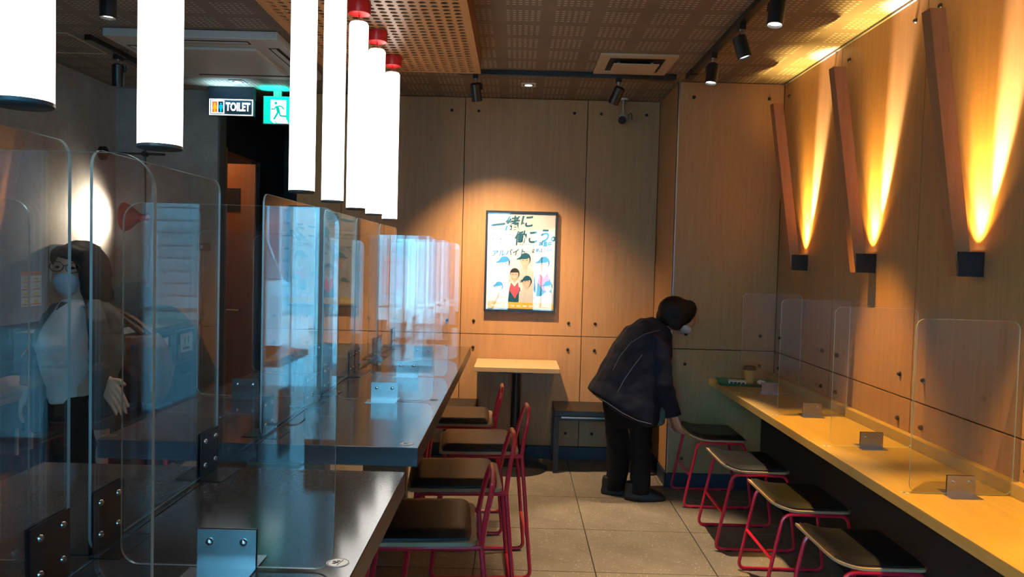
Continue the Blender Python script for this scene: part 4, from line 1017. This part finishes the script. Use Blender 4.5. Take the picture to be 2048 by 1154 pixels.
capsule(m, sh2, el2, 0.034, 0.034); capsule(m, el2, wr2, 0.036, 0.023)
hand(m, wr2, (0.2, 0, -1), (0.3, 1, 0), (1, 0, 0.2), 0.92, 0.3, 1)
for (a, b, c, dy) in (((1243, 805), (1239, 895), (1230, 975), 0.06), ((1275, 815), (1281, 895), (1279, 982), -0.05)):
    capsule(m, q(*a, dy), q(*b, dy), 0.085, 0.058); capsule(m, q(*b, dy), q(*c, dy), 0.055, 0.038)
pers = organic('person', m, 'skin', voxel=0.0055, smooth=3)
tag(pers, 'person in dark navy jacket and black trousers bending over a low stool', 'person')
m = MB()
m.loft([ring((1306, 634), (1338, 658), 0.085, YP), ring((1283, 637), (1341, 672), 0.165, YP), ring((1252, 654), (1343, 702), 0.205, YP), ring((1225, 689), (1339, 737), 0.215, YP),
        ring((1204, 728), (1333, 777), 0.215, YP), ring((1189, 757), (1330, 812), 0.225, YP), ring((1174, 775), (1324, 836), 0.235, YP), ring((1192, 792), (1318, 846), 0.232, YP), ring((1225, 815), (1305, 850), 0.21, YP)])
m.loft([ring((1297, 662), (1343, 692), 0.085, YP - 0.15), ring((1305, 715), (1341, 722), 0.075, YP - 0.17), ring((1309, 770), (1345, 765), 0.068, YP - 0.17), ring((1322, 808), (1353, 798), 0.058, YP - 0.14), ring((1332, 837), (1362, 827), 0.052, YP - 0.11)])
m.loft([ring((1300, 670), (1340, 692), 0.08, YP + 0.16), ring((1305, 770), (1340, 766), 0.065, YP + 0.18), ring((1320, 828), (1350, 820), 0.05, YP + 0.16)])
jk = organic('jacket', m, 'jacket', pers, 0.009, 5, 0.022, 0.09)
st = MB()
st.tube([q(x, y, -0.232) for x, y in ((1182, 786), (1215, 806), (1245, 826), (1275, 841), (1303, 848))], 0.0018, 5)
st.tube([q(x, y, -0.225) for x, y in ((1320, 660), (1290, 668), (1262, 685), (1240, 712), (1226, 740))], 0.0015, 5)
st.tube([q(x, y, -0.238) for x, y in ((1285, 709), (1265, 735), (1248, 760), (1235, 785))], 0.0015, 5)
st.build('stitching', 'stitch', jk)
m = MB(); m.loft([ring((1300, 770), (1326, 775), 0.12, YP - 0.02), ring((1300, 815), (1330, 815), 0.14, YP - 0.02), ring((1298, 846), (1327, 842), 0.13, YP - 0.02)])
organic('shirt', m, 'inner_green', pers, 0.009, 3)
m = MB()
m.loft([ring((1205, 780), (1298, 805), 0.165, YP), ring((1206, 815), (1302, 825), 0.165, YP), ring((1215, 850), (1298, 850), 0.13, YP)])
m.loft([ring((1207, 800), (1272, 810), 0.12, YP + 0.05), ring((1211, 860), (1268, 860), 0.10, YP + 0.06), ring((1214, 905), (1261, 905), 0.085, YP + 0.06), ring((1213, 950), (1254, 950), 0.078, YP + 0.06), ring((1211, 978), (1250, 978), 0.072, YP + 0.06)])
m.loft([ring((1250, 805), (1303, 812), 0.12, YP - 0.05), ring((1257, 860), (1304, 860), 0.10, YP - 0.05), ring((1261, 905), (1302, 905), 0.085, YP - 0.05), ring((1261, 955), (1301, 955), 0.078, YP - 0.05), ring((1260, 985), (1299, 985), 0.072, YP - 0.05)])
organic('trousers', m, 'trousers', pers, 0.008, 4, 0.012, 0.07)
for x, dy in ((1232, 0.06), (1279, -0.05)):
    p = q(x, 985, dy); m = MB()
    m.loft([[Vector((p.x + a * 1.0 + u * l, p.y + v * wd, z)) for u, v in [(math.cos(t * PI / 8), math.sin(t * PI / 8)) for t in range(16)]] for a, l, wd, z in ((0.035, 0.135, 0.046, 0.0), (0.035, 0.138, 0.048, 0.02), (0.02, 0.115, 0.045, 0.05), (-0.02, 0.075, 0.042, 0.085), (-0.03, 0.06, 0.042, 0.115))])
    organic('shoe', m, 'shoe', pers, 0.006, 3)
m = MB()
ellipsoid(m, q(1352, 624), 0.118, 0.100, 0.100, (0, math.radians(22), 0)); ellipsoid(m, q(1334, 634), 0.070, 0.094, 0.066, (0, math.radians(25), 0))
ellipsoid(m, q(1374, 621), 0.058, 0.084, 0.070, (0, math.radians(25), 0))
for sd in (-1, 1):
    ellipsoid(m, q(1350, 645, sd * 0.070), 0.056, 0.022, 0.046, (0, math.radians(35), 0)); ellipsoid(m, q(1368, 636, sd * 0.064), 0.045, 0.022, 0.036, (0, math.radians(35), 0))
organic('hair', m, 'hair', pers, 0.006, 6, 0.004, 0.03)
m = MB(); ellipsoid(m, q(1367, 654), 0.056, 0.060, 0.036, (0, math.radians(32), 0)); capsule(m, q(1372, 656), q(1360, 661), 0.022, 0.022)
mk = organic('face_mask', m, 'mask_white', pers, 0.005, 3)
for s in (-1, 1): MB().tube([q(1366, 652, s * 0.052), q(1350, 642, s * 0.082)], 0.0015, 5).build('ear_loop', 'mask_white', mk)

# --- woman standing behind the tables on the left
YW = 3.16
q = lambda x, y, dy=0.0: at(x, y, YW + dy)
m = MB()
ellipsoid(m, q(150, 540, 0.0), 0.080, 0.090, 0.112); ellipsoid(m, q(138, 562, -0.02), 0.062, 0.068, 0.078)
capsule(m, q(119, 555, -0.055), q(114, 566, -0.065), 0.010, 0.013)                          # nose
for x, dy in ((186, -0.02),): ellipsoid(m, q(x, 550, dy), 0.010, 0.020, 0.030)
for x, dy in ((117, -0.075), (143, -0.085)): ellipsoid(m, q(x, 534, dy), 0.012, 0.008, 0.008)
capsule(m, q(156, 585, 0.0), q(156, 625, 0.02), 0.050, 0.058)
m.loft([ring((120, 612), (200, 612), 0.07, YW), ring((100, 650), (210, 645), 0.10, YW), ring((100, 720), (198, 720), 0.10, YW), ring((108, 790), (196, 790), 0.10, YW), ring((105, 830), (198, 830), 0.10, YW)])
s1, e1, w1 = q(108, 628, 0.02), q(62, 715, 0.02), q(58, 772, -0.06)
capsule(m, s1, e1, 0.030, 0.032); capsule(m, e1, w1, 0.036, 0.024)
hand(m, w1, q(46, 800, -0.09) - w1, (0.5, -0.8, 0), (0.8, -0.3, -0.3), 0.95, 0.35, 1)
s2, e2, w2 = q(208, 628, 0.03), q(226, 700, 0.0), q(208, 762, -0.10)
capsule(m, s2, e2, 0.034, 0.034); capsule(m, e2, w2, 0.037, 0.025)
hand(m, w2, q(232, 795, -0.13) - w2, (-0.6, -0.2, -0.7), (0.3, -0.3, -0.5), 0.95, 0.22, 1)
for (a, b, c) in (((128, 825), (120, 1000), (112, 1190)), ((178, 825), (182, 1000), (176, 1190))):
    capsule(m, q(*a), q(*b), 0.082, 0.056); capsule(m, q(*b), q(*c), 0.054, 0.038)
wom = organic('person', m, 'skin', voxel=0.0042, smooth=3)
tag(wom, 'masked person with glasses, white shirt and grey cardigan behind the screens', 'person')
m = MB(); m.loft([ring((134, 596), (170, 597), 0.055, YW), ring((122, 612), (184, 612), 0.085, YW - 0.01), ring((104, 645), (188, 642), 0.125, YW - 0.03), ring((88, 688), (188, 684), 0.150, YW - 0.035), ring((96, 732), (188, 732), 0.135, YW - 0.02), ring((108, 768), (187, 768), 0.125, YW), ring((111, 799), (187, 799), 0.128, YW)])
organic('shirt', m, 'tshirt', wom, 0.008, 5, 0.010, 0.06)
m = MB()
m.loft([ring((142, 594), (180, 592), 0.05, YW + 0.05), ring((122, 606), (206, 602), 0.08, YW + 0.06), ring((102, 628), (226, 624), 0.10, YW + 0.07), ring((82, 690), (226, 690), 0.11, YW + 0.08), ring((68, 760), (228, 760), 0.11, YW + 0.08), ring((58, 850), (234, 850), 0.12, YW + 0.08)])
m.loft([ring((186, 600), (216, 606), 0.05, YW), ring((192, 622), (232, 630), 0.07, YW), ring((200, 660), (241, 664), 0.065, YW), ring((204, 700), (245, 700), 0.06, YW - 0.02), ring((196, 735), (238, 738), 0.055, YW - 0.05), ring((188, 758), (224, 768), 0.048, YW - 0.09)])
m.loft([ring((112, 606), (134, 602), 0.05, YW + 0.02), ring((94, 628), (128, 628), 0.07, YW + 0.02), ring((72, 674), (106, 674), 0.065, YW + 0.02), ring((48, 722), (84, 722), 0.058, YW), ring((44, 768), (76, 770), 0.05, YW - 0.05)])
m.loft([ring((124, 604), (142, 604), 0.02, YW - 0.06), ring((96, 650), (116, 650), 0.04, YW - 0.10), ring((70, 730), (98, 730), 0.05, YW - 0.09), ring((56, 800), (108, 800), 0.05, YW - 0.06), ring((66, 862), (112, 862), 0.04, YW - 0.04)])
m.loft([ring((170, 600), (198, 600), 0.03, YW - 0.06), ring((180, 640), (212, 640), 0.05, YW - 0.13), ring((182, 690), (214, 690), 0.05, YW - 0.15), ring((184, 750), (216, 750), 0.05, YW - 0.12), ring((182, 855), (228, 855), 0.05, YW - 0.06)])
organic('cardigan', m, 'cardigan', wom, 0.008, 4, 0.016, 0.06)
m = MB(); m.loft([ring((104, 785), (200, 785), 0.12, YW), ring((96, 840), (208, 840), 0.125, YW), ring((98, 880), (206, 880), 0.10, YW)])
m.loft([ring((98, 850), (156, 850), 0.11, YW), ring((96, 1000), (146, 1000), 0.09, YW), ring((92, 1185), (136, 1185), 0.08, YW)])
m.loft([ring((150, 850), (207, 850), 0.11, YW), ring((158, 1000), (206, 1000), 0.09, YW), ring((156, 1185), (200, 1185), 0.08, YW)])
organic('trousers', m, 'trousers', wom, 0.009, 4, 0.012, 0.07)
for x in (112, 176):
    p = q(x, 1190); m = MB()
    m.loft([[Vector((p.x + u * wd, p.y - a + v * l, z)) for u, v in [(math.cos(t * PI / 8), math.sin(t * PI / 8)) for t in range(16)]] for a, l, wd, z in ((0.04, 0.13, 0.046, 0.0), (0.04, 0.13, 0.047, 0.02), (0.02, 0.11, 0.045, 0.05), (-0.01, 0.07, 0.042, 0.10))])
    organic('shoe', m, 'shoe', wom, 0.007, 3)
m = MB()
ellipsoid(m, q(163, 528, 0.025), 0.096, 0.105, 0.100); ellipsoid(m, q(190, 555, 0.03), 0.056, 0.090, 0.125); ellipsoid(m, q(198, 590, 0.05), 0.046, 0.085, 0.070); ellipsoid(m, q(146, 506, -0.050), 0.058, 0.045, 0.036); ellipsoid(m, q(172, 545, -0.060), 0.024, 0.034, 0.100); ellipsoid(m, q(122, 515, -0.02), 0.03, 0.06, 0.05)
organic('hair', m, 'hair_dark', wom, 0.007, 4, 0.007, 0.03)
m = MB(); ellipsoid(m, q(133, 562, -0.062), 0.050, 0.040, 0.042, (0, math.radians(-8), 0)); ellipsoid(m, q(136, 575, -0.048), 0.040, 0.042, 0.030)
mk = organic('face_mask', m, 'mask_blue', wom, 0.005, 3)
MB().tube([q(152, 556, -0.085), q(184, 548, -0.035)], 0.0016, 5).build('ear_loop', 'mask_white', mk)
for x, y, dy in ((116, 534, -0.083), (145, 536, -0.094)):
    ey = MB(); ellipsoid(ey, q(x, y, dy), 0.011, 0.006, 0.0055, n=12); ey.build('eye', 'hair', wom, True)
gl_ = MB()
for x, y, dy in ((113, 533, -0.100), (145, 536, -0.112)):
    gl_.tube([q(x + 14 * math.cos(t * PI / 8), y + 10 * math.sin(t * PI / 8), dy + 0.012 * math.cos(t * PI / 8) * (1 if x > 130 else -1)) for t in range(17)], 0.0022, 6)
gl_.tube([q(126, 531, -0.112), q(132, 531, -0.116)], 0.002, 6); gl_.tube([q(158, 535, -0.100), q(186, 543, -0.02)], 0.0022, 6)
gl_.build('glasses', 'black_metal', wom, True)
# brown bag hanging at her side
r = thing('shoulder_bag', 'brown leather shoulder bag hanging beside the standing person', 'bag')
m = MB(); YBG = YW + 0.22
m.loft([ring((252, 672), (318, 668), 0.035, YBG), ring((240, 700), (338, 692), 0.06, YBG), ring((238, 745), (346, 735), 0.075, YBG), ring((246, 785), (336, 785), 0.075, YBG), ring((252, 802), (322, 804), 0.05, YBG)])
organic('bag_body', m, 'bag_leather', r, 0.008, 4, 0.02, 0.07)
MB().tube(fillet([at(214, 612, YW + 0.10), at(250, 640, YBG), at(286, 668, YBG)], 0.1), 0.012, 6).tube(fillet([at(200, 606, YW + 0.16), at(262, 632, YBG + 0.05), at(310, 672, YBG)], 0.1), 0.012, 6).build('strap', 'bag_leather', r, True)
MB().lathe([(0.016, -0.003), (0.016, 0.003)], 16, at(268, 696, YBG - 0.062), (0, 1, 0)).build('clasp', 'chrome', r, True)
